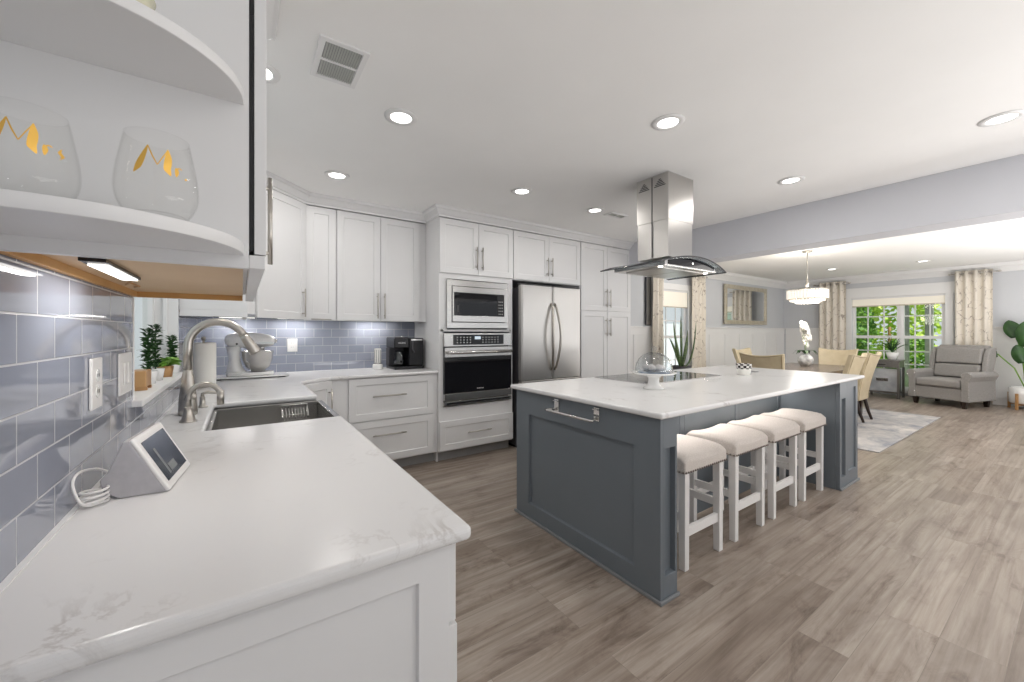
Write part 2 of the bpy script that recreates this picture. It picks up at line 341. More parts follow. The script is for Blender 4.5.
def sweep(path, prof, name, mat, closed=False):
    """prof: (out, z) points; out goes to the right-hand side of the path"""
    P = [V3((a,b,0)) for a,b in path]; k = []; mb = MB(); n = len(prof)
    for i, p in enumerate(P):
        d1 = (P[i]-P[i-1]).normalized() if i else (P[1]-P[0]).normalized()
        d2 = (P[i+1]-P[i]).normalized() if i < len(P)-1 else d1
        n1 = V3((d1.y,-d1.x,0)); n2 = V3((d2.y,-d2.x,0)); m = (n1+n2).normalized(); m = m/max(.3, m.dot(n1))
        for o, z in prof: mb.v.append((p.x+m.x*o, p.y+m.y*o, z))
    for i in range(len(P)-1):
        for j in range(n): mb.f.append((i*n+j, i*n+(j+1)%n, (i+1)*n+(j+1)%n, (i+1)*n+j)); mb.sm.append(False)
    mb.f += [tuple(range(n)), tuple((len(P)-1)*n+j for j in range(n))]; mb.sm += [False]*2
    return mb.build(name, mat)
CEIL = 2.52
# ------------------------------------------------------------------ room shell
XE = 11.1; YN = 4.28; YS = -3.2
struct(bx(-.30, XE+.15, YS, YN+.15, -.06, 0).build('floor', 'floor'))
struct(bx(-.45, XE+.15, YS, YN+.15, CEIL, CEIL+.12).build('ceiling', 'ceil'))
WY0, WY1, WZ0, WZ1 = 1.80, 2.93, 1.058, 2.20
wl = MB().box(-.45,-.306,YS,WY0,-.06,CEIL).box(-.45,-.306,WY1,YN,-.06,CEIL).box(-.45,-.306,WY0,WY1,-.06,WZ0).box(-.45,-.306,WY0,WY1,WZ1,CEIL)
struct(wl.build('wall_left', 'wall'))
NX0, NX1, NZ0, NZ1 = 6.06, 6.95, .35, 2.06
wb = MB().box(-.45,NX0,YN+.006,YN+.15,-.06,CEIL).box(NX1,XE,YN+.006,YN+.15,-.06,CEIL).box(NX0,NX1,YN+.006,YN+.15,-.06,NZ0).box(NX0,NX1,YN+.006,YN+.15,NZ1,CEIL)
struct(wb.build('wall_back', 'wall'))
EY0, EY1, EZ0, EZ1 = 1.56, 2.96, .12, 2.03
we = MB().box(XE,XE+.15,YS,EY0,-.06,CEIL).box(XE,XE+.15,EY1,YN+.15,-.06,CEIL).box(XE,XE+.15,EY0,EY1,-.06,EZ0).box(XE,XE+.15,EY0,EY1,EZ1,CEIL)
struct(we.build('wall_right', 'wall'))
# wall behind the camera, with two wide glazed door openings
wsn = MB().box(-.45,.2,YS-.12,YS,-.06,CEIL).box(3.2,5.2,YS-.12,YS,-.06,CEIL).box(8.2,XE+.15,YS-.12,YS,-.06,CEIL).box(.2,3.2,YS-.12,YS,2.2,CEIL).box(5.2,8.2,YS-.12,YS,2.2,CEIL)
struct(wsn.build('wall_front', 'wall'))
# ceiling beam between kitchen and dining room
struct(bx(4.43, 4.72, YS, YN, 2.13, CEIL).build('trim_1', 'beam', bevel=.004), 'painted ceiling beam between the kitchen and dining room')
# tiles
tl = MB().box(-.306,-.300,.30,WY0,.86,1.413).box(-.306,-.300,WY0,WY1,.86,WZ0-.012).box(-.306,-.300,WY1,YN,.86,1.45)
struct(tl.build('wall_left', 'tileL'), 'glossy grey-blue tile covering on the left wall')
struct(bx(-.30,1.598,YN,YN+.006,.915,1.45).build('wall_back', 'tileB'), 'glossy grey-blue tile covering behind the back counter')
# left window
w1 = MB()
w1.box(-.45,-.298,WY0-.0,WY0+.012,WZ0,WZ1).box(-.45,-.298,WY1-.012,WY1,WZ0,WZ1).box(-.45,-.298,WY0,WY1,WZ1-.012,WZ1)
w1.box(-.44,-.40,WY0+.012,WY0+.06,WZ0,WZ1).box(-.44,-.40,WY1-.06,WY1-.012,WZ0,WZ1).box(-.44,-.40,WY0,WY1,WZ0,WZ0+.05).box(-.44,-.40,WY0,WY1,WZ1-.06,WZ1)
w1.box(-.435,-.405,2.35,2.38,WZ0,WZ1).box(-.43,-.41,WY0,WY1,1.62,1.65)
w1.box(-.363,-.345,WY0+.012,WY0+.03,WZ0,WZ1).box(-.363,-.345,WY1-.03,WY1-.012,WZ0,WZ1)
w1o = struct(w1.build('window_1', 'trim', bevel=.002), 'window over the sink')
bx(-.423,-.418,WY0+.03,WY1-.03,WZ0+.02,WZ1-.02).build('pane', 'pane', w1o)
bx(-.45,-.272,WY0-.02,WY1+.01,WZ0-.012,WZ0+.010).build('sill', 'trim', w1o, bevel=.004)
# back window in the dining room
w2 = MB()
w2.box(NX0-.09,NX0,YN-.02,YN+.005,NZ0-.08,NZ1+.11).box(NX1,NX1+.09,YN-.02,YN+.005,NZ0-.08,NZ1+.11).box(NX0,NX1,YN-.02,YN+.005,NZ1,NZ1+.11).box(NX0,NX1,YN-.02,YN+.005,NZ0-.08,NZ0)
w2.box(NX0,NX0+.05,YN+.05,YN+.09,NZ0,NZ1).box(NX1-.05,NX1,YN+.05,YN+.09,NZ0,NZ1).box(NX0,NX1,YN+.05,YN+.09,NZ0,NZ0+.06).box(NX0,NX1,YN+.05,YN+.09,NZ1-.05,NZ1).box(NX0,NX1,YN+.045,YN+.095,1.18,1.23)
for k in (1,2): x = NX0+(NX1-NX0)*k/3; w2.box(x-.009,x+.009,YN+.06,YN+.08,NZ0,NZ1)
for z in (.78,1.5,1.78): w2.box(NX0,NX1,YN+.06,YN+.08,z-.009,z+.009)
w2o = struct(w2.build('window_2', 'trim', bevel=.002), 'dining room window behind the snake plant')
bx(NX0+.02,NX1-.02,YN+.066,YN+.072,NZ0+.02,NZ1-.02).build('pane', 'pane', w2o)
# right window
w3 = MB()
w3.box(XE-.025,XE,EY0-.11,EY0,0.0,EZ1+.02).box(XE-.025,XE,EY1,EY1+.11,0.0,EZ1+.02).box(XE-.03,XE,EY0-.13,EY1+.13,EZ1+.0,EZ1+.22)
w3.box(XE-.035,XE,EY0-.11,EY1+.11,EZ0-.06,EZ0)
for a,b in ((EY0,2.19),(2.19,EY1)):
    w3.box(XE+.04,XE+.09,a,a+.055,EZ0,EZ1).box(XE+.04,XE+.09,b-.055,b,EZ0,EZ1).box(XE+.04,XE+.09,a,b,EZ0,EZ0+.06).box(XE+.04,XE+.09,a,b,EZ1-.06,EZ1).box(XE+.035,XE+.095,a,b,1.16,1.22)
    for k in (1,2): y = a+(b-a)*k/3; w3.box(XE+.055,XE+.075,y-.011,y+.011,EZ0,EZ1)
    for z in (.64,.90,1.62): w3.box(XE+.055,XE+.075,a,b,z-.011,z+.011)
w3.box(XE+.03,XE+.10,2.165,2.215,EZ0,EZ1)
w3o = struct(w3.build('window_3', 'trim', bevel=.002), 'wide dining room window beside the armchair')
bx(XE+.062,XE+.068,EY0+.02,EY1-.02,EZ0+.02,EZ1-.02).build('pane', 'pane', w3o)
# crown mouldings and trims
crown = [(0,2.43),(.014,2.43),(.018,2.445),(.03,2.45),(.06,2.49),(.075,2.495),(.082,2.519),(0,2.519)]
struct(sweep([(-.298,2.948),(.03,2.948),(.03,3.50),(.46,3.93),(1.603,3.93),(1.603,3.60),(4.48,3.60),(4.48,YN)], [(o,z) for o,z in crown], 'trim_2', 'white'), 'crown moulding over the wall cabinets')
struct(sweep([(-.298,.868),(.037,.868),(.037,1.822),(-.298,1.822)], crown, 'trim_3', 'white'), 'crown moulding over the cabinet by the window')
dcr = [(.0,2.36),(.02,2.36),(.025,2.38),(.075,2.45),(.095,2.46),(.11,2.519),(.0,2.519)]
struct(sweep([(4.722,YN+.004),(XE-.002,YN+.004),(XE-.002,YS)], dcr, 'trim_4', 'trim'), 'dining room crown moulding')
# wainscot
wn_ = MB()
def batten(mb, x0, x1):
    mb.box(x0,x1,YN-.012,YN+.005,1.25,1.37).box(x0,x1,YN-.034,YN+.005,1.37,1.39)
    mb.box(x0,x1,YN-.004,YN+.005,.14,1.25)
batten(wn_, 4.51, NX0-.10); batten(wn_, NX1+.10, XE-.002)
for x in [4.9,5.4,7.7,8.3,8.9,9.5,10.1,10.7]: wn_.box(x-.035,x+.035,YN-.012,YN-.004,.14,1.25)
struct(wn_.build('trim_5', 'trim', bevel=.002), 'back wall wainscot')
wn2 = MB()
for y0,y1 in ((YS+.01,EY0-.135),(EY1+.135,YN-.04)):
    wn2.box(XE-.012,XE-.001,y0,y1,1.25,1.37).box(XE-.034,XE-.001,y0,y1,1.37,1.39).box(XE-.004,XE-.001,y0,y1,.14,1.25)
for y in (-2.4,-1.8,-1.2,-.6,0.0,.55,1.0,3.3,3.8): wn2.box(XE-.012,XE-.004,y-.035,y+.035,.14,1.25)
struct(wn2.build('trim_6', 'trim', bevel=.002), 'right wall wainscot')
struct(MB().box(4.51,XE-.02,YN-.018,YN+.005,0.001,.139).build('baseboard_back', 'trim', bevel=.003))
struct(MB().box(XE-.018,XE-.001,YS+.01,EY0-.135,0.001,.139).box(XE-.018,XE-.001,EY1+.135,YN-.03,.001,.139).build('baseboard_right', 'trim', bevel=.003))

# ------------------------------------------------------------------ ceiling fixtures
def light_data(name, kind, power, size=.1, col=(1,.97,.93), spread=PI):
    d = bpy.data.lights.new(name, kind); d.energy = power; d.color = col
    if kind == 'AREA': d.shape = 'DISK'; d.size = size; d.spread = spread
    return d
dl_data = light_data('downlight_lamp', 'AREA', LIGHT_W, .13)
def downlight():
    t = thing('ceiling_downlight', 'x', 'ceiling light', (0,0,CEIL), group='recessed ceiling lights')
    MB().lathe([(.058,-.001),(.092,-.001),(.090,-.006),(.062,-.009),(.058,-.006)], n=32).build('trim_ring', 'trim', t)
    MB().lathe([(0.0001,-.004),(.057,-.004),(.057,-.001),(0.0001,-.001)], n=32).build('lens', 'lens', t)
    l = bpy.data.objects.new('lamp', dl_data); C.objects.link(l); l.parent = t; l.location = (0,0,-.014); return t
DL = [(.748,2.215,'recessed downlight nearest the ceiling air vent at upper left'),
 (.612,3.315,'recessed downlight above the corner wall cabinets'),
 (2.008,2.784,'recessed downlight in front of the microwave cabinet'),
 (2.926,2.804,'recessed downlight in front of the fridge, beside the small ceiling vent'),
 (2.052,1.389,'recessed downlight over the near end of the island, left of the range hood'),
 (3.653,1.359,'recessed downlight between the range hood and the beam'),
 (3.592,.284,'large recessed downlight at the right edge of the photo'),
 (.062,2.20,'recessed downlight half hidden behind the open-shelf cabinet'),
 (9.70,1.625,'recessed downlight in the dining ceiling near the armchair'),
 (9.47,2.83,'recessed downlight in the dining ceiling beside the chandelier')]
proto = None
for x, y, lab in DL:
    if proto is None: proto = downlight(); proto.location = (x,y,CEIL); proto['label'] = lab
    else: dup(proto, (x,y,CEIL), label=lab)
for x, y in ((.7,-.9),(2.3,-.9),(3.9,-1.4),(7.0,-1.2),(9.5,-1.2),(6.2,3.6),(5.6,.6)):
    o = dup(proto, (x,y,CEIL), label='recessed downlight outside the photo, behind or beside the camera')
def vent(x, y, w, d, rot, label, nm='ceiling_vent'):
    t = thing(nm, label, 'vent', (x,y,CEIL), rot)
    f_ = .024; mb = MB().box(-w/2,w/2,-d/2,-d/2+f_,-.009,-.001).box(-w/2,w/2,d/2-f_,d/2,-.009,-.001).box(-w/2,-w/2+f_,-d/2+f_,d/2-f_,-.009,-.001).box(w/2-f_,w/2,-d/2+f_,d/2-f_,-.009,-.001).box(-.006,.006,-d/2+f_,d/2-f_,-.009,-.002)
    mb.build('frame', 'trim', t, bevel=.001)
    sl = MB(); n = 14
    for i in range(n):
        y0 = -d/2+.028+(d-.056)*(i+.5)/n; sl.add([(-w/2+.025,y0-.0035,-.007),(w/2-.025,y0-.0035,-.007),(w/2-.025,y0+.0025,-.003),(-w/2+.025,y0+.0025,-.003)], [(0,1,2,3)])
    sl.build('louvre', M['greylouvre'], t, solid=.0008)
    bx(-w/2+.026,w/2-.026,-d/2+.026,d/2-.026,-.0018,-.0008).build('backing', 'grout', t)
vent(.365,1.93,.30,.20,PI/2,'rectangular white louvred vent in the ceiling at upper left')
vent(3.24,2.80,.26,.12,0,'small ceiling vent beside the downlight near the range hood')
vent(10.67,2.16,.10,.40,0,'slim ceiling vent in the dining room ceiling')

# ------------------------------------------------------------------ near wall cabinet with open end shelves
SP = .87
t = thing('open_shelf_unit', 'white open end unit with curved shelves at upper left holding wine glasses', 'shelf', (-.298,SP,1.412))
bx(0,.3085,0,.018,0,1.015).build('back_panel', 'white', t)
def curved_shelf(z0, th, nm='shelf'):
    pts = [(0.0,0)]+[(0,-.19)]
    for i in range(0, 25):
        a = PI/2*(1-i/24); pts.append((.098+.203*math.cos(a), -.19*math.sin(a)))
    MB().prism(pts, z0, z0+th, smooth=True).build(nm, 'white', t, bevel=.0015)
curved_shelf(.022,.020); curved_shelf(.296,.018); curved_shelf(.60,.018); curved_shelf(.98,.018)
bx(0,.303,-.001,.018,0,.0).v
nc = thing('wall_cabinet', 'tall white wall cabinet behind the open curved shelves, left of the window', 'cabinet', (-.298,SP+.019,1.412))
bx(0,.3085,0,.93,.025,1.015).build('body', 'white', nc)
bx(.002,.300,.02,.91,.018,.0245).build('underside', 'maple', nc)
MB().box(.309,.334,-.018,.93,0,.0245).box(.0,.30,.912,.93,0,.0245).build('light_rail', 'white', nc, bevel=.001)
MB().box(.010,.30,.902,.911,.0,.018).box(.0,.010,.0,.911,.0,.018).build('light_rail', 'mapleedge', nc)
d = shaker(MB(), .945, .985, .019, .06).build('door', 'white', nc, loc=(.3358,-.0165,.027), rot=PI/2, bevel=.001)
handle(d, .42, .165, .24, proud=.027)
bx(.309,.3165,-.0145,.93,.032,1.01).build('gasket', 'black', nc)

# under cabinet light bar near
def lightbar(x, y, z, ln, rot, label, power=1.2):
    t = thing('under_cabinet_light', label, 'light', (x,y,z), rot, 'under-cabinet light bars')
    bx(-ln/2,ln/2,-.018,.018,-.007,0).build('housing', 'black', t, bevel=.001)
    bx(-ln/2+.04,ln/2-.004,-.013,.015,-.0095,-.0072).build('lens', 'bar', t)
    l = light_data('bar_lamp', 'AREA', power, .1); l.shape = 'RECTANGLE'; l.size = ln-.05; l.size_y = .02
    o = bpy.data.objects.new('lamp', l); C.objects.link(o); o.parent = t; o.location = (0,0,-.013); return t
lightbar(-.222,1.16,1.4285,.30,PI/2,'lit light bar on the maple underside of the near wall cabinet',1.0)
t = tag(MB().tube([(-.225,1.315,1.4265),(-.228,1.36,1.424),(-.250,1.42,1.419),(-.245,1.45,1.426),(-.232,1.47,1.420),(-.25,1.52,1.422)], .0025, 8).build('lamp_wire', 'wood'), 'thin looped wire at the end of the near under-cabinet light', 'wire')

# wine glasses
def smooth_prof(p, k=5):
    res = []
    for i in range(len(p)-1):
        a, b, c, d = p[max(i-1,0)], p[i], p[i+1], p[min(i+2,len(p)-1)]
        for j in range(k):
            t = j/k; res.append(tuple(.5*((2*b[q])+(-a[q]+c[q])*t+(2*a[q]-5*b[q]+4*c[q]-d[q])*t*t+(-a[q]+3*b[q]-3*c[q]+d[q])*t**3) for q in (0,1)))
    res.append(p[-1]); return [(max(.0001,r), max(0,z)) for r, z in res]
def wine_glass(x, y, rot, label, word):
    t = thing('stemless_wine_glass', label, 'glass', (x,y,1.4555), rot, 'monogrammed stemless wine glasses')
    out = [(.0001,0),(.028,0),(.038,.005),(.048,.020),(.0525,.038),(.0515,.062),(.0465,.092),(.0405,.122)]
    inn = [(.0395,.122),(.0455,.092),(.0505,.062),(.0515,.038),(.0470,.021),(.037,.007),(.0001,.005)]
    out = smooth_prof([(r*.885, z*.96) for r, z in out]); inn = [(max(.0001, r-.0012), z+(.004 if z < .004 else 0)) for r, z in out[::-1]]
    MB().lathe(out+inn, n=64).build('bowl', 'glass', t)
    def R(z):
        for (r0,z0),(r1,z1) in zip(out, out[1:]):
            if z0 <= z <= z1: return r0+(r1-r0)*(z-z0)/max(1e-6, z1-z0)
        return .05
    mb = MB()
    for st in word:
        pts = []
        for (a, z, w) in st:
            th = -PI/2 + a/.05; r = R(z)+.0008; pts.append((r*math.cos(th), r*math.sin(th), z, w, th))
        k = len(mb.v)
        for (px,py,z,w,th) in pts:
            tx, ty = -math.sin(th), math.cos(th); mb.v += [(px-tx*w, py-ty*w, z-.25*w), (px+tx*w, py+ty*w, z+.25*w)]
        for i in range(len(pts)-1): mb.f.append((k+2*i,k+2*i+1,k+2*i+3,k+2*i+2)); mb.sm.append(False)
    mb.build('lettering', 'gold', t)
def stroke(pts, wmax, wmin=.0006, n=14):
    res = []
    for i in range(n+1):
        u = i/n*(len(pts)-1); j = min(int(u), len(pts)-2); f = u-j
        a = pts[j][0]*(1-f)+pts[j+1][0]*f; z = pts[j][1]*(1-f)+pts[j+1][1]*f
        res.append((a, z, wmin+(wmax-wmin)*math.sin(PI*i/n)))
    return res
Mm = [stroke([(-.030,.052),(-.026,.058),(-.022,.072),(-.016,.092)], .0042), stroke([(-.016,.092),(-.010,.078),(-.004,.066)], .0008), stroke([(-.004,.066),(.002,.078),(.009,.090)], .0008),
      stroke([(.009,.091),(.009,.078),(.007,.062),(.011,.054)], .0044)]
rr = [stroke([(.018,.068),(.019,.062),(.018,.055)], .0026), stroke([(.018,.064),(.022,.069),(.026,.067)], .0016)]
ss = [stroke([(.036,.069),(.033,.064),(.037,.059),(.033,.055)], .0022)]
dot = [stroke([(.031,.057),(.031,.054)], .0022, n=6)]
wine_glass(-.100,.757,.20,'stemless wine glass with gold Mr. lettering, right of the two on the shelf',Mm+rr+dot)
wine_glass(-.224,.757,.22,'stemless wine glass with gold Mrs lettering, cut off at the left edge of the photo',Mm+rr+ss)
t = tag(MB().lathe([(.0001,0),(.014,0),(.016,.005),(.028,.02),(.036,.04),(.034,.04),(.026,.021),(.014,.007),(.0001,.006)], n=36).build('bowl', noisy('cream_glaze', (.60,.58,.44), (.66,.64,.50), 9, .25)), 'cream bowl on the upper curved shelf at the top left', 'bowl'); t.location = (-.138,.758,1.7265)

# ------------------------------------------------------------------ base cabinets, counter, sink
t = thing('base_cabinet', 'white base cabinet under the near end of the marbled counter, with recessed end panel', 'cabinet', (-.298,.71,0))
bx(0,.628,.0195,1.19,.105,.884).build('body', 'white', t)
shaker(MB(), .634, .785, .019, .062).build('end_panel', 'white', t, loc=(0,0,.10), bevel=.001)
bx(0,.56,.05,1.19,0,.10).build('toe_kick', 'grout', t)
for i,(y0,w) in enumerate(((.003,.59),(.60,.588))):
    d = door(t, (.650,y0,.722), PI/2, w, .155, w/2, .078, .20, False, 'drawer', rail=.04)
    d = door(t, (.653,y0,.108), PI/2, w, .606, w-.05, .48, .20, True)
t = thing('sink_base_cabinet', 'white base cabinet carrying the steel apron sink', 'cabinet', (-.298,1.905,0))
bx(0,.628,0,.735,.105,.640).build('body', 'white', t); bx(0,.56,0,.735,0,.10).build('toe_kick', 'grout', t)
door(t, (.650,.002,.11), PI/2, .363, .52, .32, .40, .2); door(t, (.650,.369,.11), PI/2, .363, .52, .04, .40, .2)
t = thing('base_cabinet', 'white base cabinet beyond the sink on the window side', 'cabinet', (-.298,2.643,0))
bx(0,.628,0,.74,.105,.884).build('body', 'white', t); bx(0,.56,0,.74,0,.10).build('toe_kick', 'grout', t)
door(t, (.650,.003,.11), PI/2, .73, .77, .08, .6, .2)
t = thing('corner_base_cabinet', 'white corner base cabinet with a slanted door, under the counter bend', 'cabinet', (-.298,3.386,0))
MB().prism([(0,0),(.630,0),(.918,.262),(1.055,.262),(1.055,.885),(0,.885)], .105, .884).build('body', 'white', t)
MB().prism([(0,0),(.56,0),(.86,.33),(1.055,.33),(1.055,.885),(0,.885)], 0, .104).build('toe_kick', 'grout', t)
aa = math.atan2(.262, .288); nx, ny = math.sin(aa), -math.cos(aa)
door(t, (.636+nx*.021,.006+ny*.021,.115), aa, .375, .765, .335, .585, .24)
t = thing('drawer_base_cabinet', 'white base cabinet with two wide drawers below the coffee maker', 'cabinet', (.759,3.655,0))
bx(0,.838,0,.61,.105,.884).build('body', 'white', t); bx(0,.838,.075,.61,0,.104).build('toe_kick', 'grout', t)
door(t, (.008,-.021,.502), 0, .785, .378, .35, .215, .305, False, 'drawer'); door(t, (.008,-.021,.118), 0, .785, .374, .35, .245, .305, False, 'drawer')
# counter
cp = [(-.2997,.685),(.375,.685),(.375,1.925),(-.12,1.925),(-.12,2.62),(.375,2.62),(.375,3.40),(.44,3.49),(.52,3.565),(.62,3.62),(1.597,3.62),(1.597,4.2797),(-.2997,4.2797)]
tag(MB().prism(cp, .886, .915).build('countertop', 'quartz', bevel=.011, seg=4), 'white marbled quartz countertop running along the window wall and back wall', 'countertop')
ck = MB().prism([(-.2999,.685),(-.2895,.685),(-.2895,4.2695),(1.597,4.2695),(1.597,4.2799),(-.2999,4.2799)], .9151, .9175)
struct(ck.build('trim_7', 'trim'), 'white caulk line where the counter meets the tiles')
# sink
t = thing('apron_sink', 'stainless steel apron-front sink below the window', 'sink', (0,0,0))
sx0,sx1,sy0,sy1,sz = -.135,.372,1.91,2.635,.665
mb = MB()
mb.box(sx0,sx1,sy0,sy1,sz-.015,sz).box(sx0,sx0+.03,sy0,sy1,sz,.8845).box(sx1,sx1+.028,sy0+.017,sy1-.017,.652,.8835).box(sx0,sx1,sy0,sy0+.028,sz,.8845).box(sx0,sx1,sy1-.028,sy1,sz,.8845)
mb.build('basin', 'steel', t, bevel=.003)
MB().lathe([(.0001,.001),(.05,.001),(.055,.004),(.045,.006),(.03,.003),(.0001,.003)], cx=.12, cy=2.27, cz=sz).build('drain', 'chrome', t)
mb = MB()
for i in range(9):
    x = .19+i*.015; mb.tube([(x,2.604,.874),(x,2.53,.83),(x,2.54,.775),(x,2.60,.77)], .0022, 6)
mb.tube([(.185,2.604,.874),(.315,2.604,.874)], .003, 6).tube([(.185,2.53,.83),(.315,2.53,.83)], .003, 6).tube([(.185,2.54,.775),(.315,2.54,.775)], .0025, 6)
mb.tube([(.185,2.604,.874),(.185,2.53,.83),(.185,2.54,.775)], .003, 6).tube([(.315,2.604,.874),(.315,2.53,.83),(.315,2.54,.775)], .003, 6)
tag(mb.build('sink_caddy', 'chrome'), 'chrome wire sponge rack hanging inside the sink', 'rack')
# faucet
t = thing('kitchen_faucet', 'tall brushed nickel gooseneck faucet behind the sink', 'faucet', (-.205,2.34,.915))
MB().lathe([(.0001,0),(.034,0),(.037,.006),(.036,.03),(.031,.10),(.024,.17),(.0185,.20),(.0185,.205)], n=32).build('body', 'nickel', t)
arc = [(0,0,.20),(0,0,.31)]+[(.112-.112*math.cos(a),0,.31+.118*math.sin(a)) for a in [PI*k/20 for k in range(1,18)]]
MB().tube(arc, .0175, 18).build('spout', 'nickel', t)
e = V3(arc[-1]); dd = (V3(arc[-1])-V3(arc[-2])).normalized()
MB().tube([e, e+dd*.012, e+dd*.02, e+dd*.095, e+dd*.10], [.0185,.020,.0205,.027,.025], 20).build('spray_head', 'nickel', t)
MB().tube([(.0,-.03,.075),(.01,-.055,.08),(.03,-.09,.095)], [.012,.010,.007], 12).build('lever', 'nickel', t)
t = thing('filter_faucet', 'small brushed nickel curved faucet in front of the tall gooseneck one', 'faucet', (-.188,2.155,.915))
MB().lathe([(.0001,0),(.030,0),(.030,.004),(.024,.012),(.016,.045),(.0125,.065)], n=24).build('base', 'nickel', t)
arc = [(0,0,.06),(0,0,.10)]+[(.055-.055*math.cos(a),0,.10+.055*math.sin(a)) for a in [PI*k/16 for k in range(1,17)]]+[(.11,0,.07)]
MB().tube(arc, [.011]*len(arc), 14).build('spout', 'nickel', t)
MB().tube([(.11,0,.125),(.11,0,.062)], .0135, 14).build('nozzle', 'nickel', t)
t = thing('soap_dispenser', 'low brushed nickel soap pump beyond the two faucets', 'dispenser', (-.165,2.53,.915))
MB().lathe([(.0001,0),(.024,0),(.024,.004),(.014,.012),(.011,.05),(.013,.055)], n=20).build('base', 'nickel', t)
MB().tube([(0,0,.052),(0,0,.068),(.02,0,.075),(.085,0,.066)], .008, 12).build('spout', 'nickel', t)

# smart display
t = thing('smart_display', 'white smart display with a slanted screen on the near counter', 'display', (-.147,1.237,.9155), math.atan2(.213,.022)-PI/2)
# local: +x outward (front), y width
w = .205
prof = [(0,0.004),(-.006,0),(-.085,0),(-.112,.02),(-.118,.045),(-.105,.062),(-.079,.128),(-.072,.130),(-.066,.126)]
MB().prism([(a,b) for a,b in prof], 0, w, 'y').build('body', noisy('pale_grey_shell', (.42,.41,.43), (.46,.45,.47), 60, .7), t, bevel=.004)
tilt = math.atan2(.066,.126)
fr = bx(-.003,.007,-.001,w+.001,0,.146).build('bezel', 'plastic', t, loc=(0.001,0,.001), rot=(0,-tilt,0), bevel=.005, seg=3)
sc_ = bx(.0072,.0080,.018,w-.018,.018,.128).build('screen', 'screen', fr)
mb = MB().box(.0082,.0086,.05,.062,.028,.10).box(.0082,.0086,.07,.12,.03,.05); mb.xf(Matrix.Rotation(0,4,'X'))
mb.build('screen_image', newmat('screen_grey', (.22,.23,.23), .2), fr)
cord = [V3((-.118,.06,.045)),V3((-.15,.06,.05))]
pts = [(-.118,.055,.05),(-.138,.05,.062),(-.150,.00,.07),(-.145,-.04,.055),(-.128,-.055,.02),(-.118,-.035,.006)]
for k in range(60):
    a = k*.33; k = k/2; pts.append((-.122+.022*math.cos(a), -.01+.03*math.sin(a)*(1-.012*k), .004+.0010*k))
def spline(p, k=4):
    p = [V3(q) for q in p]; res = []
    for i in range(len(p)-1):
        a, b, c, d_ = p[max(i-1,0)], p[i], p[i+1], p[min(i+2,len(p)-1)]
        for j in range(k): u = j/k; res.append(.5*((2*b)+(c-a)*u+(2*a-5*b+4*c-d_)*u*u+(3*b-a-3*c+d_)*u**3))
    return res+[p[-1]]
pts = spline(pts[:6], 6)+[V3(q) for q in pts[6:]]
MB().tube(pts, .0028, 8).build('power_cord', 'plastic', t)

# outlets
def outlet(loc, rot, w, label, kind='outlet', gangs=1):
    t = thing('wall_outlet', label, 'outlet', loc, rot, 'electrical wall plates')
    bx(-w/2,w/2,-.006,0,-.062,.062).build('cover_plate', 'plastic', t, bevel=.002)
    for g in range(gangs):
        cx = (g-(gangs-1)/2)*.046
        if kind == 'switch': bx(cx-.016,cx+.016,-.010,-.006,-.033,.033).build('rocker', 'plastic', t, bevel=.0015)
        else:
            for s in (-1,1):
                q = MB().tube([(cx,-.006,s*.02),(cx,-.0075,s*.02)], .0155, 20).build('socket', 'ceramic', t)
                bx(cx-.007,cx-.005,-.0082,-.0076,s*.02-.004,s*.02+.005).box(cx+.005,cx+.007,-.0082,-.0076,s*.02-.004,s*.02+.005).build('slot', 'black', q)
outlet((-.2995,1.379,1.169), PI/2, .085, 'white wall outlet nearest the camera on the tiled left wall')
outlet((-.2995,1.672,1.169), PI/2, .15, 'white double switch plate on the tiled left wall beside the window', 'switch', 2)
outlet((.395,4.279,1.17), 0, .085, 'white outlet plate on the back wall right of the stand mixer')
outlet((1.27+.11,4.279,1.17), 0, .085, 'white outlet plate just behind the left side of the coffee maker')

# items on the window sill
def leafy(mb, c, n, ln, w, seed, up=.6, droop=.3, spread=.02):
    rnd = random.Random(seed)
    for i in range(n):
        a = rnd.uniform(0,2*PI); el = rnd.uniform(-.1,1)*up+.1; l = ln*rnd.uniform(.6,1.1)
        b = V3(c)+V3((rnd.uniform(-spread,spread),rnd.uniform(-spread,spread),rnd.uniform(0,spread)))
        d = V3((math.cos(a),math.sin(a),el*2)).normalized(); s = V3((-math.sin(a),math.cos(a),0))*w
        p1 = b+d*l*.5+V3((0,0,.1*l)); p2 = b+d*l-V3((0,0,droop*l))
        mb.add([b, p1-s, p2, p1+s], [(0,1,2,3)])
def sill_plant(x, y, h, label, kind, pot='ceramic'):
    t = thing('potted_plant', label, 'plant', (x,y,WZ0+.0105), 0, 'plants on the window sill')
    MB().lathe([(.0001,0),(.026,0),(.034,.055),(.031,.055),(.026,.045),(.0001,.045)], n=20).build('pot', pot, t)
    mb = MB(); rnd = random.Random(int(x*100+y*10))
    if kind == 0:
        mb2 = MB().tube([(0,0,.045),(0,0,h*.9)], .003, 6); mb2.build('stem', 'leaf', t)
        for k in range(10):
            z = .06+(h-.06)*k/10; leafy(mb, (0,0,z), 12, .038, .007, k+3, .7, .2, .006)
    else: leafy(mb, (0,0,.05), 50, .07, .018, 5, .5, .35, .02)
    mb.build('foliage', 'leaf' if kind == 0 else 'leaf2', t, solid=.0008)
sill_plant(-.340,2.33,.24,'tallest dark green plant in a white pot on the window sill, nearest the camera',0)
sill_plant(-.335,2.47,.26,'dark green plant just behind the tallest one on the window sill',0)
sill_plant(-.318,2.86,.20,'dark green plant at the far end of the window sill beside the faucet',0)
sill_plant(-.320,2.64,.10,'low bright green leafy plant on the window sill',1,'wood')
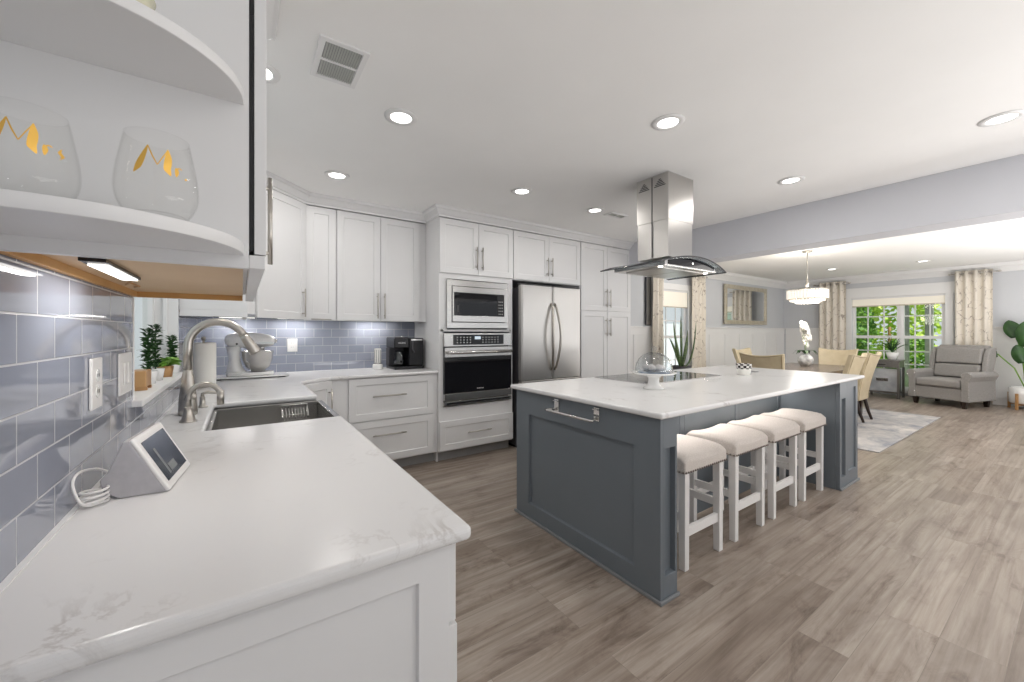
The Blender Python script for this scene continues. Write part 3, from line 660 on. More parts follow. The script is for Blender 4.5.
t = thing('wooden_planter', 'small warm wooden planter at the near end of the window sill', 'planter', (-.335,2.12,WZ0+.0105))
MB().box(-.028,.028,-.055,.055,.012,.075).build('box', 'wood', t, bevel=.003); bx(-.03,.03,-.05,-.035,0,.0118).build('foot', 'wood', t); bx(-.03,.03,.035,.05,0,.0118).build('foot', 'wood', t)
t = tag(MB().box(-.02,.02,-.11,.11,0,.035).build('wooden_tray', 'wood', bevel=.003), 'low wooden tray behind the planter on the window sill', 'tray'); t.location = (-.375,2.35,WZ0+.0105)

# paper towel
t = thing('paper_towel_holder', 'white paper towel roll on an upright holder in the counter corner', 'paper towel holder', (-.222,3.50,.915))
MB().lathe([(.0001,0),(.078,0),(.078,.010),(.0001,.012)], n=32).build('base', 'nickel', t)
MB().tube([(0,0,.011),(0,0,.325)], .006, 10).ell((0,0,.335), (.014,.014,.014)).build('rod', 'nickel', t)
MB().lathe([(.022,.013),(.070,.013),(.0715,.02),(.0715,.298),(.070,.305),(.022,.305)], n=40).build('paper_roll', 'petal', t)
# mixer on a sliding board
t = thing('sliding_board', 'thin white board with small feet under the stand mixer', 'board', (.06,3.97,.915))
bx(-.26,.27,-.14,.15,.010,.020).build('board', 'ceramic', t, bevel=.002)
for a, b in ((-.22,-.10),(.22,-.10),(-.22,.11),(.22,.11)): bx(a-.025,a+.025,b-.012,b+.012,0,.0098).build('foot', 'darkgrey', t)
t = thing('stand_mixer', 'white stand mixer with a steel bowl in the back corner', 'mixer', (.055,3.97,.9355))
mb = MB().prism([(-.15+.0,-.075),(-.06,-.10),(.10,-.09),(.165,-.06),(.175,0),(.165,.06),(.10,.09),(-.06,.10),(-.15,.075),(-.165,0)], 0, .028)
mb.build('base', 'ceramic', t, bevel=.008, seg=3)
mb = MB(); k = 0
secs = [(.026,-.095,.075,.085),(.05,-.10,.060,.07),(.09,-.104,.048,.056),(.13,-.105,.040,.046),(.19,-.11,.044,.044),(.24,-.115,.052,.046)]
for z, cx, rx, ry in secs:
    for j in range(20): a = 2*PI*j/20; mb.v.append((cx+rx*math.cos(a), ry*math.sin(a), z))
for i in range(5):
    for j in range(20): mb.f.append((i*20+j,i*20+(j+1)%20,(i+1)*20+(j+1)%20,(i+1)*20+j)); mb.sm.append(True)
mb.f += [tuple(range(20)), tuple(100+j for j in range(20))]; mb.sm += [False]*2
mb.build('column', 'ceramic', t)
hx = [(-.172,.010),(-.165,.035),(-.14,.052),(-.08,.062),(0,.064),(.08,.060),(.14,.050),(.17,.036),(.178,.012)]
mb = MB().tube([(a,0,.292-.05*max(0,a)) for a,_ in hx], [r for _,r in hx], 24, flat=.92).build('motor_head', 'ceramic', t)
MB().tube([(.178,0,.283),(.195,0,.282)], [.017,.015], 16).build('attachment_hub', 'chrome', t)
MB().box(.02,.165,-.0575,-.054,.262,.272).build('trim_band', 'chrome', t)
MB().ell((-.09,-.058,.262), (.008,.006,.008)).build('speed_knob', 'black', t)
MB().tube([(.085,0,.245),(.085,0,.205)], [.022,.018], 16).build('beater_shaft', 'chrome', t)
MB().lathe([(.0001,0),(.040,0),(.045,.008),(.075,.035),(.097,.085),(.103,.150),(.106,.152),(.101,.150),(.094,.086),(.072,.038),(.0001,.012)], cx=.055, n=40, cz=.03).xf(Matrix.Translation((.055,0,.03)) @ Matrix.Scale(1.12,4) @ Matrix.Translation((-.055,0,-.03))).build('bowl', 'steel', t)
# coffee maker
t = thing('coffee_maker', 'black coffee maker with a glass carafe at the right end of the back counter', 'coffee maker', (1.41,4.06,.9155))
MB().box(-.155,.155,-.15,.13,0,.032).build('base', 'black', t, bevel=.008)
MB().box(.00,.155,-.135,.13,.033,.318).build('water_tank', 'black', t, bevel=.012, seg=3)
MB().box(-.155,-.001,-.03+.06,.13,.033,.215).build('column', 'darkgrey', t, bevel=.004)
MB().box(-.155,-.002,-.145,.13,.216,.325).build('brew_head', 'black', t, bevel=.012, seg=3)
MB().box(-.13,-.05,-.125,-.05,.3255,.331).build('lid_trim', 'steel', t, bevel=.002)
MB().box(.02,.14,-.138,-.1352,.292,.307).build('chrome_band', 'chrome', t, bevel=.002)
MB().tube([(.035,-.136,.28),(.03,-.15,.2),(.05,-.15,.17)], .008, 8).build('tank_handle', 'darkgrey', t)
MB().lathe([(.0001,0),(.052,0),(.060,.02),(.058,.08),(.040,.13),(.042,.15),(.039,.15),(.036,.13),(.054,.08),(.056,.02),(.0001,.005)], cx=-.078, cy=-.055, cz=.034, n=28).build('carafe', 'smoke', t)
MB().tube([(-.078,-.115,.16),(-.078,-.145,.15),(-.078,-.15,.10),(-.078,-.118,.07)], .006, 8).build('carafe_handle', 'black', t)
def text(s, size, parent, loc, rot, mat, ext=.0004):
    c = bpy.data.curves.new('txt', 'FONT'); c.body = s; c.size = size; c.extrude = ext; c.align_x = 'CENTER'; c.resolution_u = 2
    o = bpy.data.objects.new('tmp', c); C.objects.link(o); bpy.context.view_layer.update()
    dg = bpy.context.evaluated_depsgraph_get(); me = bpy.data.meshes.new_from_object(o.evaluated_get(dg)); bpy.data.objects.remove(o)
    me.materials.clear(); me.materials.append(M[mat]); q = bpy.data.objects.new('logo_lettering', me); C.objects.link(q); q.parent = parent; q.location = loc; q.rotation_euler = rot; return q
text('KEURIG', .022, t, (-.078,-.1465,.262), (PI/2,0,0), 'plastic')
t = thing('electric_grinder', 'small white ribbed upright grinder left of the coffee maker', 'grinder', (1.14,4.09,.9155))
MB().lathe([(.0001,0),(.048,0),(.050,.006),(.050,.045),(.044,.055),(.0001,.055)], n=32).build('base', 'ceramic', t, bevel=.002)
MB().lathe([(.0001,.056),(.030,.056),(.033,.06),(.034,.20),(.031,.212),(.0001,.214)], n=32).build('cylinder', 'plastic', t)
mb = MB()
for k in range(10): a = 2*PI*k/10; mb.box(-.0022,.0022,-.0358,-.033,.07,.20); mb.xf(Matrix.Rotation(a,4,'Z'), len(mb.v)-8)
mb.build('rib', 'steel', t)
MB().lathe([(.0345,.057),(.036,.058),(.036,.066),(.0345,.067)], n=32).build('collar', 'steel', t)

# ------------------------------------------------------------------ upper cabinets
UZ0, UZ1 = 1.40, 2.43
t = thing('corner_wall_cabinet', 'white corner wall cabinet with a slanted door, above the stand mixer', 'cabinet', (-.298,2.952,UZ0))
MB().prism([(0,0),(.326,0),(.326,.550),(.754,.982),(.754,1.326),(0,1.326)], .028, 1.03).build('body', 'white', t)
MB().box(.300,.326,0,.55,-.012,.0275).box(.001,.300,.0,.018,-.012,.0275).build('light_rail', 'white', t, bevel=.001)
bx(.010,.298,.02,.5,.018,.0275).build('underside', 'maple', t)
aa = PI/4; n2 = .021*math.sqrt(.5)
door(t, (.326+.055+n2,.550+.055-n2,.004), aa, .525, 1.02, .475, .145, .245)
bx(.326,.3265,.05,.10,.1,.2).v
t = thing('narrow_wall_cabinet', 'narrow white wall cabinet between the corner cabinet and the double-door one', 'cabinet', (.458,3.952,UZ0))
bx(0,.262,0,.326,.025,1.03).build('body', 'white', t); bx(0,.262,0,.018,0,.0245).build('light_rail', 'white', t); door(t, (.012,-.021,.004), 0, .245, 1.02)
MB().tube([(.05,-.05,.010),(.215,-.05,.010)], .005).tube([(.07,-.05,.010),(.07,-.021,.010)], .004).tube([(.195,-.05,.010),(.195,-.021,.010)], .004).build('handle', 'nickel', t)
t = thing('double_wall_cabinet', 'white double-door wall cabinet above the coffee maker', 'cabinet', (.722,3.952,UZ0))
bx(0,.876,0,.326,.025,1.03).build('body', 'white', t); MB().box(0,.876,0,.018,0,.0245).build('light_rail', 'white', t)
door(t, (.004,-.021,.004), 0, .396, 1.02, .365, .145, .245); door(t, (.404,-.021,.004), 0, .396, 1.02, .032, .145, .245)
for x, lab in ((.40,'light bar under the narrow wall cabinet, right of the mixer'),(1.10,'light bar under the double-door wall cabinet near the coffee maker')):
    lightbar(x,4.17,UZ0+.0245,.34,0,lab,1.7)
lightbar(-.05,4.17,UZ0+.0275,.30,0,'light bar hidden under the corner cabinet above the paper towels',1.4)

# ------------------------------------------------------------------ tall units
t = thing('oven_tower_cabinet', 'tall white cabinet housing the microwave and wall oven', 'cabinet', (1.60,3.62,0))
W_ = .878
mb = MB().box(0,.018,.0,.655,.105,2.43).box(W_-.018,W_,0,.655,.105,2.43).box(.018,W_-.018,.60,.655,.105,2.43)
mb.box(.018,W_-.018,0,.60,1.87,2.43).box(.018,W_-.018,0,.60,1.30,1.322).box(.018,W_-.018,0,.60,.105,.545)
mb.box(.018,.048,0,.02,.545,1.87).box(W_-.040,W_-.018,0,.02,.545,1.87).box(.048,.085,0,.02,1.322,1.87).box(W_-.07,W_-.04,0,.02,1.322,1.87).box(.085,W_-.07,0,.02,1.83,1.87)
mb.build('body', 'white', t)
bx(0.02,W_,.075,.60,0,.104).build('toe_kick', 'grout', t)
bx(0.0,.018,.06,.60,0,.104).build('side_foot', 'white', t)
door(t, (.004,-.021,1.885), 0, .434, .54, .402, .17, .235); door(t, (.442,-.021,1.885), 0, .432, .54, .032, .17, .235)
door(t, (.004,-.021,.118), 0, W_-.008, .290, .435, .155, .28, False, 'drawer')
# microwave
t = thing('microwave', 'built-in stainless steel microwave above the wall oven', 'microwave', (1.70,3.62,1.335))
bx(.0,.70,.025,.50,.0,.48).build('body', 'darkgrey', t)
mb = MB().box(-.022,.71,-.022,-.002,.0,.058).box(-.022,.71,-.022,-.002,.425,.485).box(-.022,.03,-.022,-.002,.058,.425).box(.668,.71,-.022,-.002,.058,.425)
mb.build('trim_frame', 'steel', t, bevel=.002)
mb = MB().box(.034,.664,-.034,-.004,.064,.125).box(.034,.664,-.034,-.004,.36,.419).box(.034,.05,-.034,-.004,.125,.36).box(.65,.664,-.034,-.004,.125,.36)
mb.build('door_frame', 'steel', t, bevel=.0015)
bx(.0505,.56,-.031,-.006,.1255,.3595).build('window', 'blackglass', t)
bx(.561,.6495,-.032,-.006,.1255,.3595).build('control_panel', 'black', t)
bx(.085,.105,-.0325,-.0312,.16,.23).build('label_plate', 'darkgrey', t)
mb = MB()
for r in range(5):
    for c in range(3): mb.tube([(.582+c*.022,-.0322,.15+r*.033),(.582+c*.022,-.0335,.15+r*.033)], .006, 10)
mb.build('button', 'grout', t)
# oven
t = thing('wall_oven', 'built-in stainless wall oven with black glass door', 'oven', (1.652,3.62,.56))
bx(.0,.785,.02,.55,.0,.72).build('body', 'darkgrey', t)
bx(-.006,.792,-.03,-.001,.59,.722).build('control_frame', 'steel', t, bevel=.002)
bx(.09,.69,-.0318,-.0302,.605,.708).build('control_panel', 'blackglass', t)
mb = MB()
for c in range(14):
    for r in range(3):
        if 5 <= c <= 7: continue
        mb.box(.13+c*.037,.142+c*.037,-.0328,-.0319,.625+r*.026,.632+r*.026)
mb.build('button', 'plastic', t)
bx(.335,.405,-.0328,-.0319,.66,.69).build('clock_display', emis('clock_glow', (.6,.7,.8), .5), t)
bx(-.006,.792,-.035,-.002,.125,.582).build('door', 'blackglass', t, bevel=.002)
bx(-.006,.792,-.034,-.002,.05,.118).build('lower_trim', 'steel', t, bevel=.002)
bx(-.006,.792,-.03,-.002,.0,.040).build('vent_trim', 'steel', t, bevel=.002)
bx(.02,.77,-.0305,-.0301,.012,.028).build('vent_slot', 'black', t)
bx(-.004,.790,-.0375,-.0352,.485,.578).build('door_rail', 'steel', t)
MB().tube([(.02,-.075,.53),(.768,-.075,.53)], .016, 16).tube([(.05,-.075,.53),(.05,-.0377,.53)], .009).tube([(.74,-.075,.53),(.74,-.0377,.53)], .009).build('handle', 'steel', t)
text('FRIGIDAIRE', .016, t, (.40,-.0358,.148), (PI/2,0,0), 'plastic')
# fridge and cabinet above
t = thing('over_fridge_cabinet', 'white two-door cabinet above the refrigerator', 'cabinet', (2.480,3.62,1.875))
bx(0,1.018,0,.655,0,.555).build('body', 'white', t)
door(t, (.004,-.021,.010), 0, .503, .54, .472, .17, .215); door(t, (.511,-.021,.010), 0, .503, .54, .032, .17, .215)
t = thing('refrigerator', 'stainless french-door refrigerator between the oven tower and pantry', 'refrigerator', (2.515,3.50,0))
bx(0,.90,.062,.74,.03,1.79).build('body', 'darkgrey', t)
for x0, s in ((0.004,1),(.4515,-1)):
    d = MB().prism([(x0,.06),(x0,.012),(x0+.02,0),(x0+.4245,0),(x0+.4445,.012),(x0+.4445,.06)], .76, 1.815).build('door', 'steelv', t, bevel=.003)
    hx_ = .425 if s == 1 else .475
    pts = [(hx_,0,.86),(hx_,-.03,.90)]+[(hx_+(-.030*s)*math.sin(PI*k/12),-.03-.045*math.sin(PI*k/12),.90+.68*k/12) for k in range(1,12)]+[(hx_,-.03,1.58),(hx_,0,1.62)]
    MB().tube(pts, .014, 14).build('handle', 'nickel', d)
d = bx(.004,.896,.0,.06,.10,.752).build('freezer_drawer', 'steelv', t, bevel=.006)
MB().tube([(.06,-.055,.68),(.84,-.055,.68)], .013, 12).tube([(.10,-.055,.68),(.10,0,.68)], .009).tube([(.80,-.055,.68),(.80,0,.68)], .009).build('handle', 'chrome', d)
bx(.0,.90,.03,.08,1.816,1.832).build('hinge_cover', 'darkgrey', t); bx(.02,.88,.08,.70,0.0,.029).build('base_grille', 'black', t)
t = thing('pantry_cabinet', 'tall white four-door pantry cabinet right of the refrigerator', 'cabinet', (3.501,3.62,0))
bx(0,.978,0,.655,.105,2.43).build('body', 'white', t); bx(0,.978,.075,.655,0,.104).build('toe_kick', 'grout', t)
for x0, hx_ in ((.010,.438),(.486,.034)):
    door(t, (x0,-.021,1.572), 0, .470, .853, hx_, .165, .235); door(t, (x0,-.021,.118), 0, .470, 1.44, hx_, 1.24, .235)

# ------------------------------------------------------------------ island
IX0,IX1,IY0,IY1,IYB = 1.64,4.46,1.15,2.34,1.58
t = thing('kitchen_island', 'large blue-grey kitchen island with seating overhang', 'island', (IX0,IY0,0))
lx = IX1-IX0; ly = IY1-IY0; yb = IYB-IY0
bx(.135,2.385,yb+.012,ly,.0,.884).build('body', 'isl', t)
# end panel (faces -X)
d = shaker(MB(), ly, .884, .020, .0, 0).v
def shaker_rect(w, h, l, r, b, tt, t_=.02, rec=.010):
    mb = MB(); c = .004
    O = [(0,0),(w,0),(w,h),(0,h)]; I = [(l,b),(w-r,b),(w-r,h-tt),(l,h-tt)]; J = [(l+c,b+c),(w-r-c,b+c),(w-r-c,h-tt-c),(l+c,h-tt-c)]
    vs = [(a,0,b_) for a,b_ in O]+[(a,0,b_) for a,b_ in I]+[(a,rec,b_) for a,b_ in J]+[(a,t_,b_) for a,b_ in O]; fs = []
    for i in range(4):
        j = (i+1)%4; fs += [(i,j,4+j,4+i),(4+i,4+j,8+j,8+i),(i,12+i,12+j,j)]
    fs += [(8,9,10,11),(12,15,14,13)]; return mb.add(vs, fs)
# local x runs along -Y world when rotated -90deg: front faces -X
shaker_rect(ly, .884, .145, .155, .110, .160, .02, .018).build('end_panel', 'isl', t, loc=(0,ly,0), rot=-PI/2, bevel=.001, seg=1)
# near leg: recess facing -Y
shaker_rect(.112, .884, .014, .014, .12, .150, .03, .026).build('leg_panel', 'isl', t, loc=(.0205,0,0), bevel=.001, seg=1)
bx(.0205,.1325,.031,yb+.6,0,.884).build('support_leg', 'isl', t, bevel=.001)
# back panels behind stools
for i in range(3):
    shaker_rect(.7485, .884, .05, .05, .09, .06, .011, .006).build('back_panel', 'isl', t, loc=(.1345+.7500*i,yb,0), bevel=.001, seg=1)
# far block
bx(2.3865,lx-.021,.031,ly,0,.884).build('support_leg', 'isl', t, bevel=.001)
shaker_rect(yb-.032, .884, .05, .05, .09, .09, .011, .006)
shaker_rect(.165, .884, .035, .035, .10, .14, .03, .022).build('leg_panel', 'isl', t, loc=(2.3865,0,0), bevel=.001, seg=1)
shaker_rect(.248, .884, .03, .03, .12, .06, .03, .012).build('leg_panel', 'isl', t, loc=(2.5525,0,0), bevel=.001, seg=1)
shaker_rect(ly, .884, .10, .10, .10, .10).build('end_panel', 'isl', t, loc=(lx,0,0), rot=PI/2, bevel=.001, seg=1)
MB().prism([(-.014,ly+.014),(-.014,-.014),(.140,-.014),(.140,-.0005),(-.0005,-.0005),(-.0005,ly+.014)], 0, .018).build('shoe_moulding', 'shoe', t, bevel=.004)
MB().prism([(2.375,-.014),(lx+.014,-.014),(lx+.014,ly),(lx+.0005,ly),(lx+.0005,-.0005),(2.375,-.0005)], 0, .018).build('shoe_moulding', 'shoe', t, bevel=.004)
tag(MB().prism([(1.605,1.118),(4.53,1.118),(4.53,2.375),(1.605,2.375)], .886, .915).build('island_countertop', 'quartz', bevel=.011, seg=4), 'white quartz slab on top of the blue-grey island', 'countertop')
t = thing('counter_fill_strip', 'added unseen warm fill strip tucked under the island overhang above the stools', 'light', (2.88,IYB-.020,.8855))  # unseen strip, added to brighten the stools and back panels
bx(-1.12,1.12,-.010,.010,-.006,0).build('housing', 'grout', t); bx(-1.11,1.11,-.007,.007,-.0075,-.0062).build('lens', 'bar', t)
l = light_data('fill_strip_lamp', 'AREA', 7.5, .1, (1,.95,.9)); l.shape = 'RECTANGLE'; l.size = 2.2; l.size_y = .012
o = bpy.data.objects.new('lamp', l); C.objects.link(o); o.parent = t; o.location = (0,0,-.011)
# towel bar
t = thing('towel_bar', 'chrome over-panel towel bar on the blue-grey island end', 'towel bar', (IX0-.001,1.725,.872))
for y in (-.17,.17):
    MB().box(-.006,-.001,y-.02,y+.02,-.075,0.0).box(-.020,-.001,y-.02,y+.02,-.012,-.007).build('bracket', 'chrome', t, bevel=.001)
MB().tube([(-.006,-.17,-.06),(-.045,-.185,-.062),(-.07,-.20,-.062),(-.072,-.18,-.062),(-.072,.18,-.062),(-.07,.20,-.062),(-.045,.185,-.062),(-.006,.17,-.06)], .0075, 10).build('bar', 'chrome', t)
# stools
def stool():
    t = thing('counter_stool', 'x', 'stool', (0,0,0), 0, 'counter stools at the island')
    a, b = .175, .135
    for sx in (-1,1):
        for sy in (-1,1):
            mb = MB(); x, y = sx*a, sy*b; h = .021
            mb.add([(x-h*.9,y-h*.9,0),(x+h*.9,y-h*.9,0),(x+h*.9,y+h*.9,0),(x-h*.9,y+h*.9,0),(x-h,y-h,.53),(x+h,y-h,.53),(x+h,y+h,.53),(x-h,y+h,.53)], [(0,3,2,1),(4,5,6,7),(0,1,5,4),(1,2,6,5),(2,3,7,6),(3,0,4,7)])
            mb.build('leg', 'plastic', t, bevel=.002)
    for y in (-b,b): bx(-a+.022,a-.022,y-.011,y+.011,.175,.225).build('stretcher', 'plastic', t, bevel=.002)
    for x in (-a,a): bx(x-.011,x+.011,-b+.022,b-.022,.26,.305).build('stretcher', 'plastic', t, bevel=.002)
    # saddle cushion
    nx_, ny_ = 16, 12; hw, hd = .215, .168; mb = MB()
    def P(i, j, top):
        u = -1+2*i/nx_; v = -1+2*j/ny_
        x = hw*u; y = hd*v
        ed = max(abs(u), abs(v)); e1 = (1-max(0,(abs(u)-.75)/.25)**2.2*.22); e2 = (1-max(0,(abs(v)-.75)/.25)**2.2*.22)
        z = .612+.022*u*u-.010*(1-v*v)*0 + .012*(1-v*v)
        z = .531+(z-.531)*e1*e2
        return (x, y, z) if top else (x, y, .5305)
    for j in range(ny_+1):
        for i in range(nx_+1): mb.v.append(P(i,j,True))
    for j in range(ny_):
        for i in range(nx_): k = j*(nx_+1)+i; mb.f.append((k,k+1,k+nx_+2,k+nx_+1)); mb.sm.append(True)
    ring = [j_*(nx_+1)+i_ for j_, i_ in [(0,i) for i in range(nx_+1)]+[(j,nx_) for j in range(1,ny_+1)]+[(ny_,i) for i in range(nx_-1,-1,-1)]+[(j,0) for j in range(ny_-1,0,-1)]]
    base = len(mb.v)
    for k in ring: x, y, z = mb.v[k]; mb.v.append((x,y,.5305))
    n = len(ring)
    for i in range(n): mb.f.append((ring[i], base+i, base+(i+1)%n, ring[(i+1)%n])); mb.sm.append(False)
    mb.f.append(tuple(base+i for i in range(n))); mb.sm.append(False)
    s = mb.build('seat', 'fabric', t, bevel=.010, seg=3)
    nb = MB()
    def nail(x, y): nb.ell((x,y,.5405), (.0062,.0062,.0062), 8, 5)
    for i in range(20):
        x = -hw+.01+(2*hw-.02)*i/19; nail(x,-hd-.001); nail(x,hd+.001)
    for i in range(15):
        y = -hd+.01+(2*hd-.02)*i/14; nail(-hw-.001,y); nail(hw+.001,y)
    q = nb.build('nailhead_trim', newmat('pewter', (.22,.19,.17), .35, .8), s)
    return t
st = stool(); SL = ['counter stool with linen saddle seat nearest the camera at the island','second counter stool from the camera, linen saddle seat','third counter stool from the camera, linen saddle seat','counter stool farthest from the camera, beside the far island leg']
for i, x in enumerate((2.165,2.700,3.222,3.735)):
    if i == 0: st.location = (x,1.385,0); st['label'] = SL[0]
    else: dup(st, (x,1.385,0), label=SL[i])
# cooktop
t = thing('cooktop', 'black glass cooktop set in the island under the hood', 'cooktop', (2.43,1.80,.9152))
bx(0,.98,0,.52,0,.006).build('glass_surface', 'blackglass', t, bevel=.002)
MB().box(-.006,.986,-.006,-.0005,0,.007).box(-.006,.986,.5205,.526,0,.007).box(-.006,-.0005,0,.52,0,.007).box(.9805,.986,0,.52,0,.007).build('steel_edge', 'steel', t)
mb = MB()
for x, y, r in ((.2,.15,.09),(.2,.38,.075),(.5,.27,.12),(.78,.16,.075),(.78,.38,.09)): mb.lathe([(r,.0062),(r+.003,.0062),(r+.003,.0065),(r,.0065)], cx=x, cy=y, n=40)
mb.build('burner_ring', 'grout', t)
# cake stand
t = thing('cake_stand', 'white pedestal cake stand near the cooktop', 'cake stand', (2.285,1.655,.9152))
MB().lathe([(.0001,0),(.068,0),(.070,.005),(.055,.013),(.040,.028),(.035,.055),(.037,.075),(.055,.09),(.075,.094),(.128,.098),(.145,.106),(.146,.112),(.142,.112),(.126,.104),(.0001,.103)], n=48).build('stand', 'ceramic', t)
t = thing('glass_dome', 'clear glass dome with knob covering the cake stand', 'dome', (2.285,1.655,1.0206))
prof = [(.118,0),(.122,.003),(.121,.03),(.113,.065),(.096,.098),(.068,.122),(.040,.134),(.014,.138)]
MB().lathe(prof+[(r-.003,z-.002) for r,z in prof[::-1]]+[prof[0]], n=48).build('dome', 'dome', t)
MB().lathe([(.0001,.137),(.010,.138),(.009,.146),(.018,.154),(.022,.166),(.016,.177),(.0001,.180)], n=24).build('knob', 'dome', t)
t = tag(MB().lathe([(.0001,0),(.100,0),(.104,.008),(.100,.010),(.0001,.006)], n=40).build('cake_plate', noisy('blue_glaze', (.10,.17,.27), (.35,.42,.52), 30, .2)), 'round blue patterned plate inside the glass dome', 'plate'); t.location = (2.285,1.655,1.0197)
mb = MB()
rnd = random.Random(2)
for k in range(7):
    a = k*.9; mb.ell((.05*math.cos(a),.05*math.sin(a),.028), (.028,.024,.020), 12, 8)
t = tag(mb.build('pastry', noisy('glazed_pastry', (.45,.42,.42), (.70,.68,.66), 20, .4)), 'cluster of pale glazed pastries under the glass dome', 'pastry'); t.location = (2.285,1.655,1.0272)
t = tag(MB().lathe([(.0001,0),(.03,0),(.034,.004),(.055,.022),(.060,.03),(.057,.030),(.050,.022),(.0001,.006)], n=32).build('glass_dish', 'glass'), 'small shallow clear glass dish on the island beside the cooktop', 'dish'); t.location = (2.96,1.625,.9155)
t = thing('checkered_bowl', 'small cream bowl with black checkered rim on the island', 'bowl', (3.68,1.735,.9155))
MB().lathe([(.0001,0),(.046,0),(.050,.004),(.056,.045),(.0565,.0525)], n=32).build('base', 'petal', t)
MB().lathe([(.0566,.053),(.063,.092),(.065,.098),(.062,.098),(.055,.058),(.0001,.054)], n=32).build('rim', 'check', t)
t = tag(MB().lathe([(.0001,0),(.035,0),(.037,.010),(.033,.012),(.0001,.012)], n=24).build('coaster', 'grout'), 'small grey round coaster beside the checkered bowl', 'coaster'); t.location = (4.02,1.80,.9155)

# hood
HX, HY = 2.83, 1.945
t = thing('range_hood', 'stainless chimney range hood with curved glass canopy over the island', 'range hood', (HX,HY,0))
ch = MB()
ch.box(-.165,.165,-.145,.145,2.16,CEIL-.004)
ch.build('chimney', 'steelv', t, bevel=.001); bx(-.160,.160,-.140,.140,1.872,2.16).build('chimney', 'steelv', t, bevel=.001)
bx(-.168,.168,-.148,.148,CEIL-.0035,CEIL-.0008).build('ceiling_flange', 'trim', t)
bx(-.1665,-.1652,-.004,.004,1.88,CEIL-.013).build('seam_strip', 'darkgrey', t)
mb = MB()
for cy in (-.07,.075):
    for k in range(5):
        hw_ = .010+.010*k; z = 2.475-.0125*k; mb.box(-.1668,-.1653,cy-hw_,cy+hw_,z-.0035,z+.0035)
mb.build('vent_slot', 'darkgrey', t)
def arch(u): return 1.860-.075*u*u
mb = MB(); n = 32; th = .006
cols = []
for i in range(n+1):
    u = -1+2*i/n; x = .45*u; z = arch(u); yf = -.26-.03*(1-u*u); yb_ = .275; cols.append([(x,yf,z-th),(x,yb_,z-th),(x,yb_,z),(x,yf,z)])
for c_ in cols: mb.v += c_
for i in range(n):
    for j in range(4): mb.f.append((i*4+j, i*4+(j+1)%4, (i+1)*4+(j+1)%4, (i+1)*4+j)); mb.sm.append(True)
mb.f += [(0,1,2,3),(n*4,n*4+1,n*4+2,n*4+3)]; mb.sm += [False]*2
mb.build('glass_canopy', 'smoke', t, bevel=0)
# glass edge
e1 = [(.45*(-1+2*i/n), -.26-.03*(1-(-1+2*i/n)**2), arch(-1+2*i/n)-.003) for i in range(n+1)]
MB().tube(e1, .0042, 6).tube([(.45,-.26,arch(1)-.003),(.45,.275,arch(1)-.003)], .0042, 6).tube([(-.45,-.26,arch(1)-.003),(-.45,.275,arch(1)-.003)], .0042, 6).tube([(p[0],.275,p[2]) for p in e1], .0042, 6).build('glass_edge', 'darkgrey', t)
# body under arch
bp = [(-.34,1.775),(.34,1.775)]+[(.34*(1-2*i/14), arch(.34/.45*(1-2*i/14))-.0075) for i in range(15)]
MB().prism(bp, -.235, .23, 'y').build('body', 'steel', t, bevel=.002)
fp = [(-.30,1.785),(.30,1.785)]+[(.30*(1-2*i/14), arch(.30/.45*(1-2*i/14))-.012) for i in range(15)]
MB().prism(fp, -.240, -.2355, 'y').build('control_panel', 'blackglass', t)
MB().tube([(0,-.2405,1.815),(0,-.244,1.815)], .005, 12).build('indicator', 'lens', t)
mb = MB().box(-.27,-.005,-.17,.17,1.769,1.7745).box(.005,.27,-.17,.17,1.769,1.7745); mb.build('filter', 'steelv', t, bevel=.002)
bx(-.05,.09,.235,.27,1.72,1.775).v
for x, y in ((-.30,-.17),(.30,-.17)):
    MB().tube([(x,y,1.7745),(x,y,1.771)], .016, 16).build('hood_lamp', 'lens', t)

# ------------------------------------------------------------------ dining room
# rug
t = tag(bx(5.62,8.70,1.27,3.50,.0008,.010).build('area_rug', 'rug', bevel=.003), 'faded grey patterned rug under the dining table', 'rug')
t = thing('dining_table', 'brown-grey wooden dining table behind the island', 'table', (7.27,2.5,.0105))
bx(-.82,.82,-.50,.50,.70,.74).build('tabletop', 'tablewood', t, bevel=.006)
bx(-.72,.72,-.42,.42,.61,.6995).build('apron', 'tablewood', t)
for a in (-.765,.765):
    for b in (-.45,.45): MB().add([(a-.03,b-.03,0),(a+.03,b-.03,0),(a+.03,b+.03,0),(a-.03,b+.03,0),(a-.045,b-.045,.6095),(a+.045,b-.045,.6095),(a+.045,b+.045,.6095),(a-.045,b+.045,.6095)], [(0,3,2,1),(4,5,6,7),(0,1,5,4),(1,2,6,5),(2,3,7,6),(3,0,4,7)]).build('leg', 'darkwood', t)
